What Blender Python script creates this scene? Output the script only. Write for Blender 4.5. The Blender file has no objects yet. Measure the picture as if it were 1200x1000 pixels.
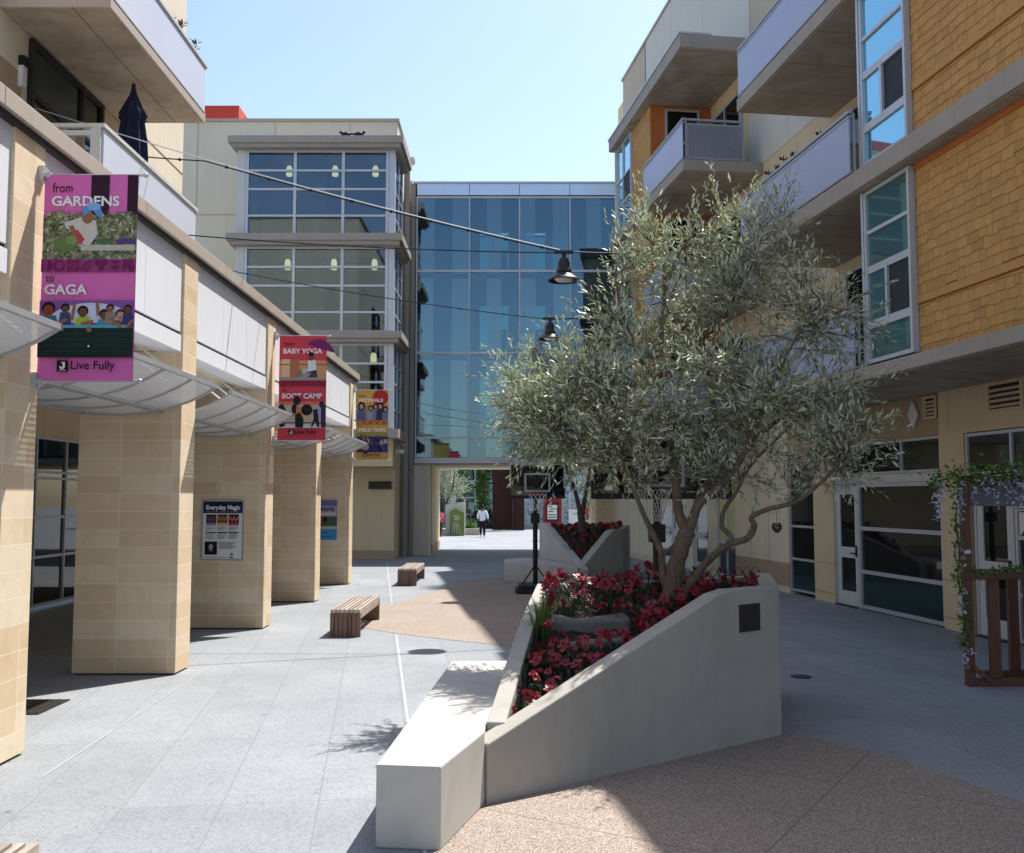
import bpy, math, random
import numpy as np
from mathutils import Vector, Matrix
rnd = random.Random(7)
R = math.radians
sc = bpy.context.scene
COL = sc.collection
CAM_H, FPX, HORIZON = 2.1, 1150.0, 85.0
PITCH = math.atan(HORIZON / FPX)

def at(px, py, y):
    """point seen at photo pixel (1200x1000) at depth y"""
    cu, su = math.cos(PITCH), math.sin(PITCH)
    u = (px - 600) / FPX; v = (500 - py) / FPX
    d = (u, cu - v * su, su + v * cu); t = y / d[1]
    return Vector((d[0] * t, y, CAM_H + d[2] * t))

def S(r, g, b):
    f = lambda c: (c / 255 / 12.92) if c / 255 <= .04045 else ((c / 255 + .055) / 1.055) ** 2.4
    return (f(r), f(g), f(b))

# ------------------------------------------------------------------ materials
def newmat(name):
    m = bpy.data.materials.new(name); m.use_nodes = True
    nt = m.node_tree; b = nt.nodes['Principled BSDF']
    return m, nt, b
def N(nt, t, **kw):
    n = nt.nodes.new(t)
    for k, v in kw.items():
        if k in ('operation', 'blend_type', 'data_type', 'feature', 'distance', 'noise_dimensions', 'offset', 'offset_frequency', 'squash'): setattr(n, k, v)
        else: n.inputs[k].default_value = v
    return n
def L(nt, a, b): nt.links.new(a, b)
def rgba(c): return (c[0], c[1], c[2], 1)
def ramp(nt, fac, stops):
    r = nt.nodes.new('ShaderNodeValToRGB'); e = r.color_ramp.elements
    while len(e) < len(stops): e.new(.5)
    for el, (p, c) in zip(e, stops):
        el.position = p; el.color = rgba(c) if len(c) == 3 else c
    L(nt, fac, r.inputs['Fac']); return r.outputs['Color']
def mixc(nt, fac, a, b, mode='MIX'):
    m = nt.nodes.new('ShaderNodeMix'); m.data_type = 'RGBA'; m.blend_type = mode
    if isinstance(fac, (int, float)): m.inputs[0].default_value = fac
    else: L(nt, fac, m.inputs[0])
    for s, v in ((6, a), (7, b)):
        if isinstance(v, tuple): m.inputs[s].default_value = rgba(v)
        else: L(nt, v, m.inputs[s])
    return m.outputs[2]
def bump(nt, b, h, strength, dist=.01):
    n = N(nt, 'ShaderNodeBump', Strength=strength, Distance=dist)
    L(nt, h, n.inputs['Height']); L(nt, n.outputs['Normal'], b.inputs['Normal'])
def sc_(c, k): return tuple(min(1, x * k) for x in c)

def surf(name, col, rough=.8, var=.1, scale=1.5, bstr=.15, bscale=90, streak=.0, spec=.3, metal=0, uvstreak=False):
    m, nt, b = newmat(name); col = sc_(col, .87)
    tc = nt.nodes.new('ShaderNodeTexCoord')
    n1 = N(nt, 'ShaderNodeTexNoise', Scale=scale, Detail=6, Roughness=.6)
    L(nt, tc.outputs['Object'], n1.inputs['Vector'])
    c = ramp(nt, n1.outputs['Fac'], [(.3, sc_(col, 1 - var)), (.7, sc_(col, 1 + var))])
    if streak:
        mp = nt.nodes.new('ShaderNodeMapping'); mp.inputs['Scale'].default_value = (5, 5, .35)
        L(nt, tc.outputs['Object'], mp.inputs['Vector'])
        n3 = N(nt, 'ShaderNodeTexNoise', Scale=1.6, Detail=5, Roughness=.65); L(nt, mp.outputs[0], n3.inputs['Vector'])
        s = ramp(nt, n3.outputs['Fac'], [(.42, (1, 1, 1)), (.75, (1 - streak,) * 3)])
        c = mixc(nt, 1.0, c, s, 'MULTIPLY')
    L(nt, c, b.inputs['Base Color'])
    b.inputs['Roughness'].default_value = rough; b.inputs['Metallic'].default_value = metal
    b.inputs['Specular IOR Level'].default_value = spec
    if bstr:
        n2 = N(nt, 'ShaderNodeTexNoise', Scale=bscale, Detail=4, Roughness=.6)
        L(nt, tc.outputs['Object'], n2.inputs['Vector']); bump(nt, b, n2.outputs['Fac'], bstr)
    return m
_flat = {}
def flat(r, g, b_, rough=.6):
    k = (r, g, b_)
    if k not in _flat:
        _flat[k] = surf('print_%d_%d_%d' % k, S(r, g, b_), rough=rough, var=.08, scale=25, bstr=.0, spec=.2)
    return _flat[k]

def stone_mat():
    m, nt, b = newmat('honed_limestone')
    tc = nt.nodes.new('ShaderNodeTexCoord')
    br = N(nt, 'ShaderNodeTexBrick', Scale=1.0, offset=.0, squash=1.0)
    br.inputs['Mortar Size'].default_value = .0035; br.inputs['Mortar Smooth'].default_value = .1
    br.inputs['Brick Width'].default_value = .625; br.inputs['Row Height'].default_value = .2165
    br.inputs['Color1'].default_value = (0, 0, 0, 1); br.inputs['Color2'].default_value = (1, 1, 1, 1); br.inputs['Mortar'].default_value = (.5, .5, .5, 1)
    L(nt, tc.outputs['UV'], br.inputs['Vector'])
    c = ramp(nt, br.outputs['Color'], [(0, S(208, 184, 150)), (.5, S(216, 195, 164)), (1, S(223, 206, 180))])
    n = N(nt, 'ShaderNodeTexNoise', Scale=2.2, Detail=8, Roughness=.68, Distortion=1.2); L(nt, tc.outputs['Object'], n.inputs['Vector'])
    v = ramp(nt, n.outputs['Fac'], [(.3, (.88, .84, .78)), (.55, (1, 1, 1)), (.8, (.95, .92, .88))])
    c = mixc(nt, 1.0, c, v, 'MULTIPLY')
    c = mixc(nt, br.outputs['Fac'], c, S(230, 217, 198))
    L(nt, c, b.inputs['Base Color']); b.inputs['Roughness'].default_value = .75
    inv = N(nt, 'ShaderNodeMath', operation='SUBTRACT'); inv.inputs[0].default_value = 1; L(nt, br.outputs['Fac'], inv.inputs[1])
    bump(nt, b, inv.outputs[0], .35, .004)
    return m

def paving_mat():
    m, nt, b = newmat('grey_paving')
    tc = nt.nodes.new('ShaderNodeTexCoord')
    mp = nt.nodes.new('ShaderNodeMapping'); mp.inputs['Rotation'].default_value = (0, 0, R(-7.9 - 0))
    mp.inputs['Location'].default_value = (.37, .45, 0)
    L(nt, tc.outputs['Object'], mp.inputs['Vector'])
    br = N(nt, 'ShaderNodeTexBrick', Scale=1.0, offset=.0)
    for k, v in (('Mortar Size', .0045), ('Mortar Smooth', .2), ('Brick Width', .66), ('Row Height', 1.9)): br.inputs[k].default_value = v
    br.inputs['Color1'].default_value = (.90, .90, .90, 1); br.inputs['Color2'].default_value = (1, 1, 1, 1); br.inputs['Mortar'].default_value = (.8, .8, .8, 1)
    L(nt, mp.outputs[0], br.inputs['Vector'])
    n = N(nt, 'ShaderNodeTexNoise', Scale=.7, Detail=7, Roughness=.65); L(nt, tc.outputs['Object'], n.inputs['Vector'])
    c = ramp(nt, n.outputs['Fac'], [(.3, S(129, 133, 137)), (.7, S(145, 148, 152))])
    v = N(nt, 'ShaderNodeTexVoronoi', Scale=70.0); L(nt, tc.outputs['Object'], v.inputs['Vector'])
    sp = ramp(nt, v.outputs['Color'], [(.0, (.66, .66, .67)), (.35, (.97, .97, .97)), (.8, (1.12, 1.12, 1.11))])
    c = mixc(nt, 1.0, c, sp, 'MULTIPLY')
    c = mixc(nt, 1.0, c, br.outputs['Color'], 'MULTIPLY')
    c = mixc(nt, br.outputs['Fac'], c, S(116, 119, 122))
    gv = N(nt, 'ShaderNodeTexVoronoi', Scale=2.1); L(nt, tc.outputs['Object'], gv.inputs['Vector'])
    gc = nt.nodes.new('ShaderNodeSeparateColor'); L(nt, gv.outputs['Color'], gc.inputs[0])
    gum = mixc(nt, 1.0, ramp(nt, gv.outputs['Distance'], [(.035, (1, 1, 1)), (.055, (0, 0, 0))]), ramp(nt, gc.outputs[0], [(.6, (0, 0, 0)), (.62, (1, 1, 1))]), 'MULTIPLY')
    c = mixc(nt, gum, c, S(92, 93, 94))
    n2 = N(nt, 'ShaderNodeTexNoise', Scale=2.6, Detail=5, Roughness=.7); L(nt, tc.outputs['Object'], n2.inputs['Vector'])
    st = ramp(nt, n2.outputs['Fac'], [(.55, (1, 1, 1)), (.78, (.84, .84, .83))])
    c = mixc(nt, 1.0, c, st, 'MULTIPLY')
    L(nt, c, b.inputs['Base Color']); b.inputs['Roughness'].default_value = .85
    bump(nt, b, v.outputs['Distance'], .12, .004)
    return m

def aggregate_mat():
    m, nt, b = newmat('exposed_aggregate')
    tc = nt.nodes.new('ShaderNodeTexCoord')
    v = N(nt, 'ShaderNodeTexVoronoi', Scale=135.0); L(nt, tc.outputs['Object'], v.inputs['Vector'])
    sx = nt.nodes.new('ShaderNodeSeparateColor'); L(nt, v.outputs['Color'], sx.inputs[0])
    c = ramp(nt, sx.outputs[0], [(0, S(88, 77, 70)), (.25, S(140, 124, 110)), (.6, S(156, 140, 127)), (.85, S(184, 173, 161)), (1, S(108, 93, 82))])
    n = N(nt, 'ShaderNodeTexNoise', Scale=.9, Detail=6); L(nt, tc.outputs['Object'], n.inputs['Vector'])
    c = mixc(nt, 1.0, c, ramp(nt, n.outputs['Fac'], [(.3, (.9, .9, .9)), (.7, (1.05, 1.04, 1.03))]), 'MULTIPLY')
    mp = nt.nodes.new('ShaderNodeMapping'); mp.inputs['Rotation'].default_value = (0, 0, R(32)); L(nt, tc.outputs['Object'], mp.inputs['Vector'])
    br = N(nt, 'ShaderNodeTexBrick', Scale=1.0, offset=.0)
    for k, q in (('Mortar Size', .006), ('Mortar Smooth', .2), ('Brick Width', 1.9), ('Row Height', 1.9)): br.inputs[k].default_value = q
    L(nt, mp.outputs[0], br.inputs['Vector'])
    c = mixc(nt, br.outputs['Fac'], c, S(112, 98, 88))
    L(nt, c, b.inputs['Base Color']); b.inputs['Roughness'].default_value = .85
    bump(nt, b, v.outputs['Distance'], .5, .006)
    return m

def glass(name, tint, refl=.08, gcol=(1, 1, 1), rough=.0, wav=.02):
    m = bpy.data.materials.new(name); m.use_nodes = True; nt = m.node_tree; nt.nodes.clear()
    out = nt.nodes.new('ShaderNodeOutputMaterial'); mx = nt.nodes.new('ShaderNodeMixShader')
    tr = nt.nodes.new('ShaderNodeBsdfTransparent'); tr.inputs[0].default_value = rgba(tint)
    gl = nt.nodes.new('ShaderNodeBsdfGlossy'); gl.inputs['Color'].default_value = rgba(gcol); gl.inputs['Roughness'].default_value = rough
    fr = nt.nodes.new('ShaderNodeFresnel'); fr.inputs[0].default_value = 1.5
    ad = N(nt, 'ShaderNodeMath', operation='ADD'); L(nt, fr.outputs[0], ad.inputs[0]); ad.inputs[1].default_value = refl; ad.use_clamp = True
    if wav:
        tc = nt.nodes.new('ShaderNodeTexCoord'); n = N(nt, 'ShaderNodeTexNoise', Scale=.55, Detail=1); L(nt, tc.outputs['Object'], n.inputs['Vector'])
        bn = N(nt, 'ShaderNodeBump', Strength=wav, Distance=.1); L(nt, n.outputs['Fac'], bn.inputs['Height']); L(nt, bn.outputs[0], gl.inputs['Normal'])
    L(nt, ad.outputs[0], mx.inputs[0]); L(nt, tr.outputs[0], mx.inputs[1]); L(nt, gl.outputs[0], mx.inputs[2]); L(nt, mx.outputs[0], out.inputs[0])
    return m
def dark_glass(name, col, metal=.0, rough=.03, spec=.6, wav=.03):
    m, nt, b = newmat(name)
    b.inputs['Base Color'].default_value = rgba(col); b.inputs['Metallic'].default_value = metal; b.inputs['Roughness'].default_value = rough
    b.inputs['Specular IOR Level'].default_value = spec
    tc = nt.nodes.new('ShaderNodeTexCoord'); n = N(nt, 'ShaderNodeTexNoise', Scale=.6, Detail=1); L(nt, tc.outputs['Object'], n.inputs['Vector'])
    bump(nt, b, n.outputs['Fac'], wav, .1)
    return m
def leaf_mat(name, top, under, var=.35, trans=.25, rough=.42, hue=None):
    m = bpy.data.materials.new(name); m.use_nodes = True; nt = m.node_tree; b = nt.nodes['Principled BSDF']; out = nt.nodes['Material Output']
    geo = nt.nodes.new('ShaderNodeNewGeometry')
    st = [(0, sc_(top, 1 - var)), (.6, top), (1, sc_(top, 1 + var * 1.4))]
    if hue: st = [(0, sc_(top, 1 - var)), (.3, hue[0]), (.55, top), (.8, hue[1]), (1, sc_(top, 1 + var * 1.2))]
    c1 = ramp(nt, geo.outputs['Random Per Island'], st)
    c = mixc(nt, geo.outputs['Backfacing'], c1, under)
    L(nt, c, b.inputs['Base Color']); b.inputs['Roughness'].default_value = rough; b.inputs['Specular IOR Level'].default_value = .5
    t = nt.nodes.new('ShaderNodeBsdfTranslucent'); L(nt, c1, t.inputs[0])
    mx = nt.nodes.new('ShaderNodeMixShader'); mx.inputs[0].default_value = trans
    L(nt, b.outputs[0], mx.inputs[1]); L(nt, t.outputs[0], mx.inputs[2]); L(nt, mx.outputs[0], out.inputs[0])
    return m
def bark_mat(name, col):
    m, nt, b = newmat(name); tc = nt.nodes.new('ShaderNodeTexCoord')
    mp = nt.nodes.new('ShaderNodeMapping'); mp.inputs['Scale'].default_value = (1, 1, .3); L(nt, tc.outputs['Object'], mp.inputs['Vector'])
    n = N(nt, 'ShaderNodeTexNoise', Scale=28, Detail=8, Roughness=.7); L(nt, mp.outputs[0], n.inputs['Vector'])
    n2 = N(nt, 'ShaderNodeTexNoise', Scale=3, Detail=3); L(nt, tc.outputs['Object'], n2.inputs['Vector'])
    c = ramp(nt, n.outputs['Fac'], [(.3, sc_(col, .5)), (.7, sc_(col, 1.35))])
    c = mixc(nt, 1.0, c, ramp(nt, n2.outputs['Fac'], [(.35, (.8, .8, .8)), (.7, (1.15, 1.1, 1.05))]), 'MULTIPLY')
    L(nt, c, b.inputs['Base Color']); b.inputs['Roughness'].default_value = .9; bump(nt, b, n.outputs['Fac'], .8, .02)
    return m
def wood_mat(name, col, axis=1, gloss=.6):
    m, nt, b = newmat(name); tc = nt.nodes.new('ShaderNodeTexCoord')
    mp = nt.nodes.new('ShaderNodeMapping'); s = [14, 14, 14]; s[axis] = .9; mp.inputs['Scale'].default_value = s; L(nt, tc.outputs['Object'], mp.inputs['Vector'])
    n = N(nt, 'ShaderNodeTexNoise', Scale=3, Detail=7, Roughness=.65); L(nt, mp.outputs[0], n.inputs['Vector'])
    geo = nt.nodes.new('ShaderNodeNewGeometry')
    c = ramp(nt, n.outputs['Fac'], [(.3, sc_(col, .6)), (.7, sc_(col, 1.3))])
    c = mixc(nt, 1.0, c, ramp(nt, geo.outputs['Random Per Island'], [(0, (.75, .75, .75)), (1, (1.2, 1.17, 1.12))]), 'MULTIPLY')
    L(nt, c, b.inputs['Base Color']); b.inputs['Roughness'].default_value = gloss; bump(nt, b, n.outputs['Fac'], .25, .004)
    return m
def shingle_mat(name, col):
    m, nt, b = newmat(name); geo = nt.nodes.new('ShaderNodeNewGeometry'); tc = nt.nodes.new('ShaderNodeTexCoord')
    c = ramp(nt, geo.outputs['Random Per Island'], [(0, sc_(col, .84)), (.25, sc_(col, .96)), (.6, col), (1, sc_(col, 1.08))])
    mp = nt.nodes.new('ShaderNodeMapping'); mp.inputs['Scale'].default_value = (30, 30, 2); L(nt, tc.outputs['Object'], mp.inputs['Vector'])
    n = N(nt, 'ShaderNodeTexNoise', Scale=2, Detail=5); L(nt, mp.outputs[0], n.inputs['Vector'])
    c = mixc(nt, 1.0, c, ramp(nt, n.outputs['Fac'], [(.3, (.88, .88, .86)), (.7, (1.06, 1.06, 1.06))]), 'MULTIPLY')
    L(nt, c, b.inputs['Base Color']); b.inputs['Roughness'].default_value = .75; bump(nt, b, n.outputs['Fac'], .2, .004)
    return m
def perforated_mat(name, col):
    m, nt, b = newmat(name); tc = nt.nodes.new('ShaderNodeTexCoord')
    v = N(nt, 'ShaderNodeTexVoronoi', Scale=42.0); v.inputs['Randomness'].default_value = 0
    L(nt, tc.outputs['UV'], v.inputs['Vector'])
    a = ramp(nt, v.outputs['Distance'], [(.17, (0, 0, 0)), (.21, (1, 1, 1))])
    L(nt, a, b.inputs['Alpha']); b.inputs['Base Color'].default_value = rgba(col)
    b.inputs['Metallic'].default_value = .25; b.inputs['Roughness'].default_value = .45
    return m

M = {}
M['stone'] = stone_mat(); M['paving'] = paving_mat(); M['aggregate'] = aggregate_mat()
M['stucco_white'] = surf('white_stucco', S(226, 228, 232), .85, .025, 1.2, .1, 160, streak=.03)
M['cream'] = surf('cream_stucco', S(230, 217, 192), .85, .04, .8, .12, 150, streak=.09)
M['tan'] = surf('tan_stucco', S(220, 200, 164), .85, .05, .8, .12, 150, streak=.09)
M['tan_dark'] = surf('brown_tan_stucco', S(182, 157, 126), .85, .04, .8, .12, 150, streak=.05)
M['pale'] = surf('pale_grey_siding', S(214, 210, 200), .8, .03, .6, .08, 150, streak=.04)
M['beige'] = surf('beige_siding', S(196, 182, 162), .8, .03, .6, .08, 150, streak=.05)
M['greybeige'] = surf('grey_beige_stucco', S(222, 213, 192), .85, .035, .5, .1, 150, streak=.06)
M['coping'] = surf('taupe_metal_coping', S(184, 171, 158), .55, .05, .7, .03, 60, streak=.08, spec=.4)
M['slab'] = surf('taupe_slab_edge', S(168, 160, 152), .75, .06, .9, .12, 90, streak=.1)
def soffit_mat():
    m, nt, b = newmat('board_marked_concrete'); tc = nt.nodes.new('ShaderNodeTexCoord')
    n = N(nt, 'ShaderNodeTexNoise', Scale=1.1, Detail=7, Roughness=.62, Distortion=.8); L(nt, tc.outputs['Object'], n.inputs['Vector'])
    c = ramp(nt, n.outputs['Fac'], [(.25, S(132, 122, 108)), (.5, S(162, 152, 138)), (.75, S(182, 174, 161))])
    br = N(nt, 'ShaderNodeTexBrick', Scale=1.0, offset=.0)
    for k, v in (('Mortar Size', .012), ('Mortar Smooth', .3), ('Brick Width', 1.22), ('Row Height', 9.0)): br.inputs[k].default_value = v
    L(nt, tc.outputs['UV'], br.inputs['Vector']); c = mixc(nt, br.outputs['Fac'], c, S(110, 101, 90))
    n2 = N(nt, 'ShaderNodeTexNoise', Scale=60, Detail=4); L(nt, tc.outputs['Object'], n2.inputs['Vector']); bump(nt, b, n2.outputs['Fac'], .15)
    L(nt, c, b.inputs['Base Color']); b.inputs['Roughness'].default_value = .85; return m
M['soffit'] = soffit_mat()
def concrete_mat(name, col):
    m, nt, b = newmat(name); tc = nt.nodes.new('ShaderNodeTexCoord'); V = tc.outputs['Object']
    n1 = N(nt, 'ShaderNodeTexNoise', Scale=1.1, Detail=8, Roughness=.66, Distortion=.6); L(nt, V, n1.inputs['Vector'])
    c = ramp(nt, n1.outputs['Fac'], [(.28, sc_(col, .86)), (.5, col), (.72, sc_(col, 1.08))])
    mp = nt.nodes.new('ShaderNodeMapping'); mp.inputs['Scale'].default_value = (2.2, 2.2, .7); L(nt, V, mp.inputs['Vector'])
    n3 = N(nt, 'ShaderNodeTexNoise', Scale=1.5, Detail=6, Roughness=.7); L(nt, mp.outputs[0], n3.inputs['Vector'])
    c = mixc(nt, 1.0, c, ramp(nt, n3.outputs['Fac'], [(.4, (1, 1, 1)), (.75, (.89, .88, .86))]), 'MULTIPLY')
    v = N(nt, 'ShaderNodeTexVoronoi', Scale=26.0); L(nt, V, v.inputs['Vector'])
    n4 = N(nt, 'ShaderNodeTexNoise', Scale=2.3, Detail=2); L(nt, V, n4.inputs['Vector'])
    hole = ramp(nt, v.outputs['Distance'], [(.05, (1, 1, 1)), (.085, (0, 0, 0))]); gate = ramp(nt, n4.outputs['Fac'], [(.52, (0, 0, 0)), (.6, (1, 1, 1))])
    hm = mixc(nt, 1.0, hole, gate, 'MULTIPLY'); c = mixc(nt, hm, c, sc_(col, .5))
    n5 = N(nt, 'ShaderNodeTexNoise', Scale=5, Detail=8, Roughness=.75); L(nt, V, n5.inputs['Vector'])
    c = mixc(nt, 1.0, c, ramp(nt, n5.outputs['Fac'], [(.6, (1, 1, 1)), (.78, (.84, .80, .74))]), 'MULTIPLY')
    L(nt, c, b.inputs['Base Color']); b.inputs['Roughness'].default_value = .8
    n2 = N(nt, 'ShaderNodeTexNoise', Scale=110, Detail=5); L(nt, V, n2.inputs['Vector']); bump(nt, b, n2.outputs['Fac'], .16); return m
M['concrete'] = concrete_mat('cast_concrete', S(168, 163, 154)); M['concrete_seat'] = concrete_mat('pale_cast_concrete', S(184, 181, 175))
M['alu'] = surf('silver_window_frame', S(196, 200, 208), .4, .03, 2, .0, spec=.5, metal=.3)
M['alu_white'] = surf('white_window_frame', S(205, 207, 206), .5, .03, 2, .0)
M['rail'] = surf('grey_painted_rail', S(168, 172, 180), .45, .04, 2, .0, metal=.2)
M['frost'] = surf('frosted_railing_panel', S(166, 176, 206), .35, .04, .5, .0, spec=.5)
M['frost_white'] = surf('white_railing_panel', S(208, 212, 224), .35, .03, .5, .0, spec=.5)
M['frost_grey'] = surf('grey_mesh_panel', S(136, 142, 152), .5, .12, 2.5, .1, 60)
M['frost_clear'] = glass('clear_grey_railing_glass', (.62, .66, .70), .10, (.9, .95, 1))
M['dark'] = surf('dark_bronze_paint', S(52, 48, 46), .5, .1, 3, .05)
M['black'] = surf('black_painted_steel', S(24, 24, 26), .45, .15, 3, .05)
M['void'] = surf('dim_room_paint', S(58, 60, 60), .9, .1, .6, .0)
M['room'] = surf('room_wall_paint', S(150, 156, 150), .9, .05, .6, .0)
M['shingle'] = shingle_mat('ochre_shingle', S(187, 142, 82)); M['orange'] = surf('orange_painted_board', S(190, 112, 58), .7, .06, 1.5, .05, 90)
M['glass_dark'] = dark_glass('dark_shopfront_glass', S(22, 26, 26), 0, .02, .5)
M['glass_green'] = dark_glass('green_spandrel_glass', S(22, 50, 48), 0, .06, .5)
M['glass_mirror'] = dark_glass('sky_reflecting_glass', S(150, 205, 222), .85, .02, .5)
M['glass_teal'] = dark_glass('teal_reflecting_glass', S(92, 128, 124), .6, .03, .5)
M['glass_dim'] = dark_glass('dim_teal_glass', S(76, 124, 136), .25, .06, .5)
M['screen'] = surf('insect_screen', S(44, 50, 56), .6, .05, 3, 0)
M['glass_room'] = glass('clear_window_glass', (.56, .64, .58), .15, (.42, .52, .66), wav=.012)
M['glass_bridge'] = glass('teal_curtain_glass', (.38, .58, .64), .23, (.32, .45, .55), wav=.035)
M['glass_stripe'] = glass('pale_frit_glass', (.52, .66, .70), .25, (.36, .50, .57), wav=.035)
M['blind_blue'] = surf('blue_grey_frit', S(110, 168, 186), .25, .05, 2, 0, spec=.6)
M['glass_far'] = glass('far_teal_glass', (.35, .62, .58), .12, (.6, .95, .9))
M['perf'] = perforated_mat('perforated_steel_sheet', S(214, 216, 220)); M['steel'] = surf('galvanised_steel', S(196, 198, 200), .4, .05, 3, .0, metal=.5)
M['bench'] = wood_mat('weathered_brown_slats', S(120, 92, 76), 2); M['bench_top'] = wood_mat('sun_bleached_slats', S(160, 148, 138), 1)  # seat and side rails are paler and greyer than the end panels
M['timber'] = wood_mat('red_brown_timber', S(106, 68, 52), 2); M['rust'] = surf('rusted_steel_plate', S(64, 32, 26), .8, .35, 1.2, .1, 40, streak=.45)
M['bark'] = bark_mat('olive_bark', S(112, 96, 82)); M['bark2'] = bark_mat('dark_olive_bark', S(84, 74, 66))
M['olive'] = leaf_mat('olive_leaf', S(138, 151, 106), S(214, 219, 204), .55, .32, .4, (S(122, 132, 80), S(180, 184, 162))); M['green'] = leaf_mat('green_leaf', S(74, 106, 40), S(110, 138, 70)); M['stem'] = leaf_mat('flower_foliage', S(50, 60, 40), S(84, 92, 70), .6)
M['petal'] = leaf_mat('red_petal', S(152, 6, 26), S(134, 12, 36), .5, .14); M['lilac'] = leaf_mat('lilac_blossom', S(204, 202, 224), S(214, 212, 230), .1, .3)
M['pink'] = leaf_mat('pink_petal', S(214, 50, 120), S(220, 80, 140), .25, .2)
M['soil'] = surf('dark_soil', S(52, 42, 36), .95, .3, 9, .8, 40); M['rock'] = surf('grey_rock', S(122, 118, 112), .9, .2, 4, .6, 25)
M['navy'] = surf('navy_canvas', S(30, 36, 62), .85, .15, 6, .1, 60); M['red'] = surf('red_roof_paint', S(196, 70, 54), .7, .05, 1, .0)
M['redpost'] = surf('red_enamel', S(140, 34, 44), .5, .08, 3, 0); M['acrylic'] = glass('smoked_acrylic', (.13, .13, .15), .02)
M['white'] = surf('white_paint', S(226, 226, 224), .6, .02, 2, 0); M['net'] = surf('white_net_cord', S(206, 204, 200), .9, .03, 3, 0)
M['skin'] = surf('skin', S(120, 78, 58), .6, .05, 5, 0); M['shirt'] = surf('white_shirt_cloth', S(220, 224, 234), .9, .04, 6, .2, 30); M['trouser'] = surf('black_trouser_cloth', S(26, 26, 30), .9, .1, 6, .2, 30)
M['hair'] = surf('black_hair', S(22, 18, 18), .8, .2, 20, .4, 60); M['kiosk'] = surf('olive_green_panel', S(112, 122, 66), .6, .05, 2, 0)
def lamp_mat():
    m, nt, b = newmat('lit_bulb_glass'); b.inputs['Base Color'].default_value = (1, .93, .75, 1); b.inputs['Emission Color'].default_value = (1, .88, .62, 1); b.inputs['Emission Strength'].default_value = 1.2
    return m
M['lit'] = lamp_mat()
def mural_mat():
    m, nt, b = newmat('grey_leaf_pattern_screen'); tc = nt.nodes.new('ShaderNodeTexCoord')
    v = N(nt, 'ShaderNodeTexVoronoi', Scale=5.5); L(nt, tc.outputs['Object'], v.inputs['Vector'])
    L(nt, ramp(nt, v.outputs['Distance'], [(.1, S(90, 110, 110)), (.4, S(200, 206, 204)), (.7, S(120, 140, 138))]), b.inputs['Base Color']); return m
M['mural'] = mural_mat()
def hedge_mat():
    m, nt, b = newmat('printed_garden_foliage'); tc = nt.nodes.new('ShaderNodeTexCoord')
    n = N(nt, 'ShaderNodeTexNoise', Scale=26, Detail=5, Roughness=.75); L(nt, tc.outputs['Object'], n.inputs['Vector'])
    L(nt, ramp(nt, n.outputs['Fac'], [(.30, S(34, 40, 30)), (.47, S(84, 92, 62)), (.58, S(150, 148, 112)), (.7, S(206, 202, 178))]), b.inputs['Base Color']); b.inputs['Roughness'].default_value = .7; return m
M['garden'] = hedge_mat()

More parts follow.
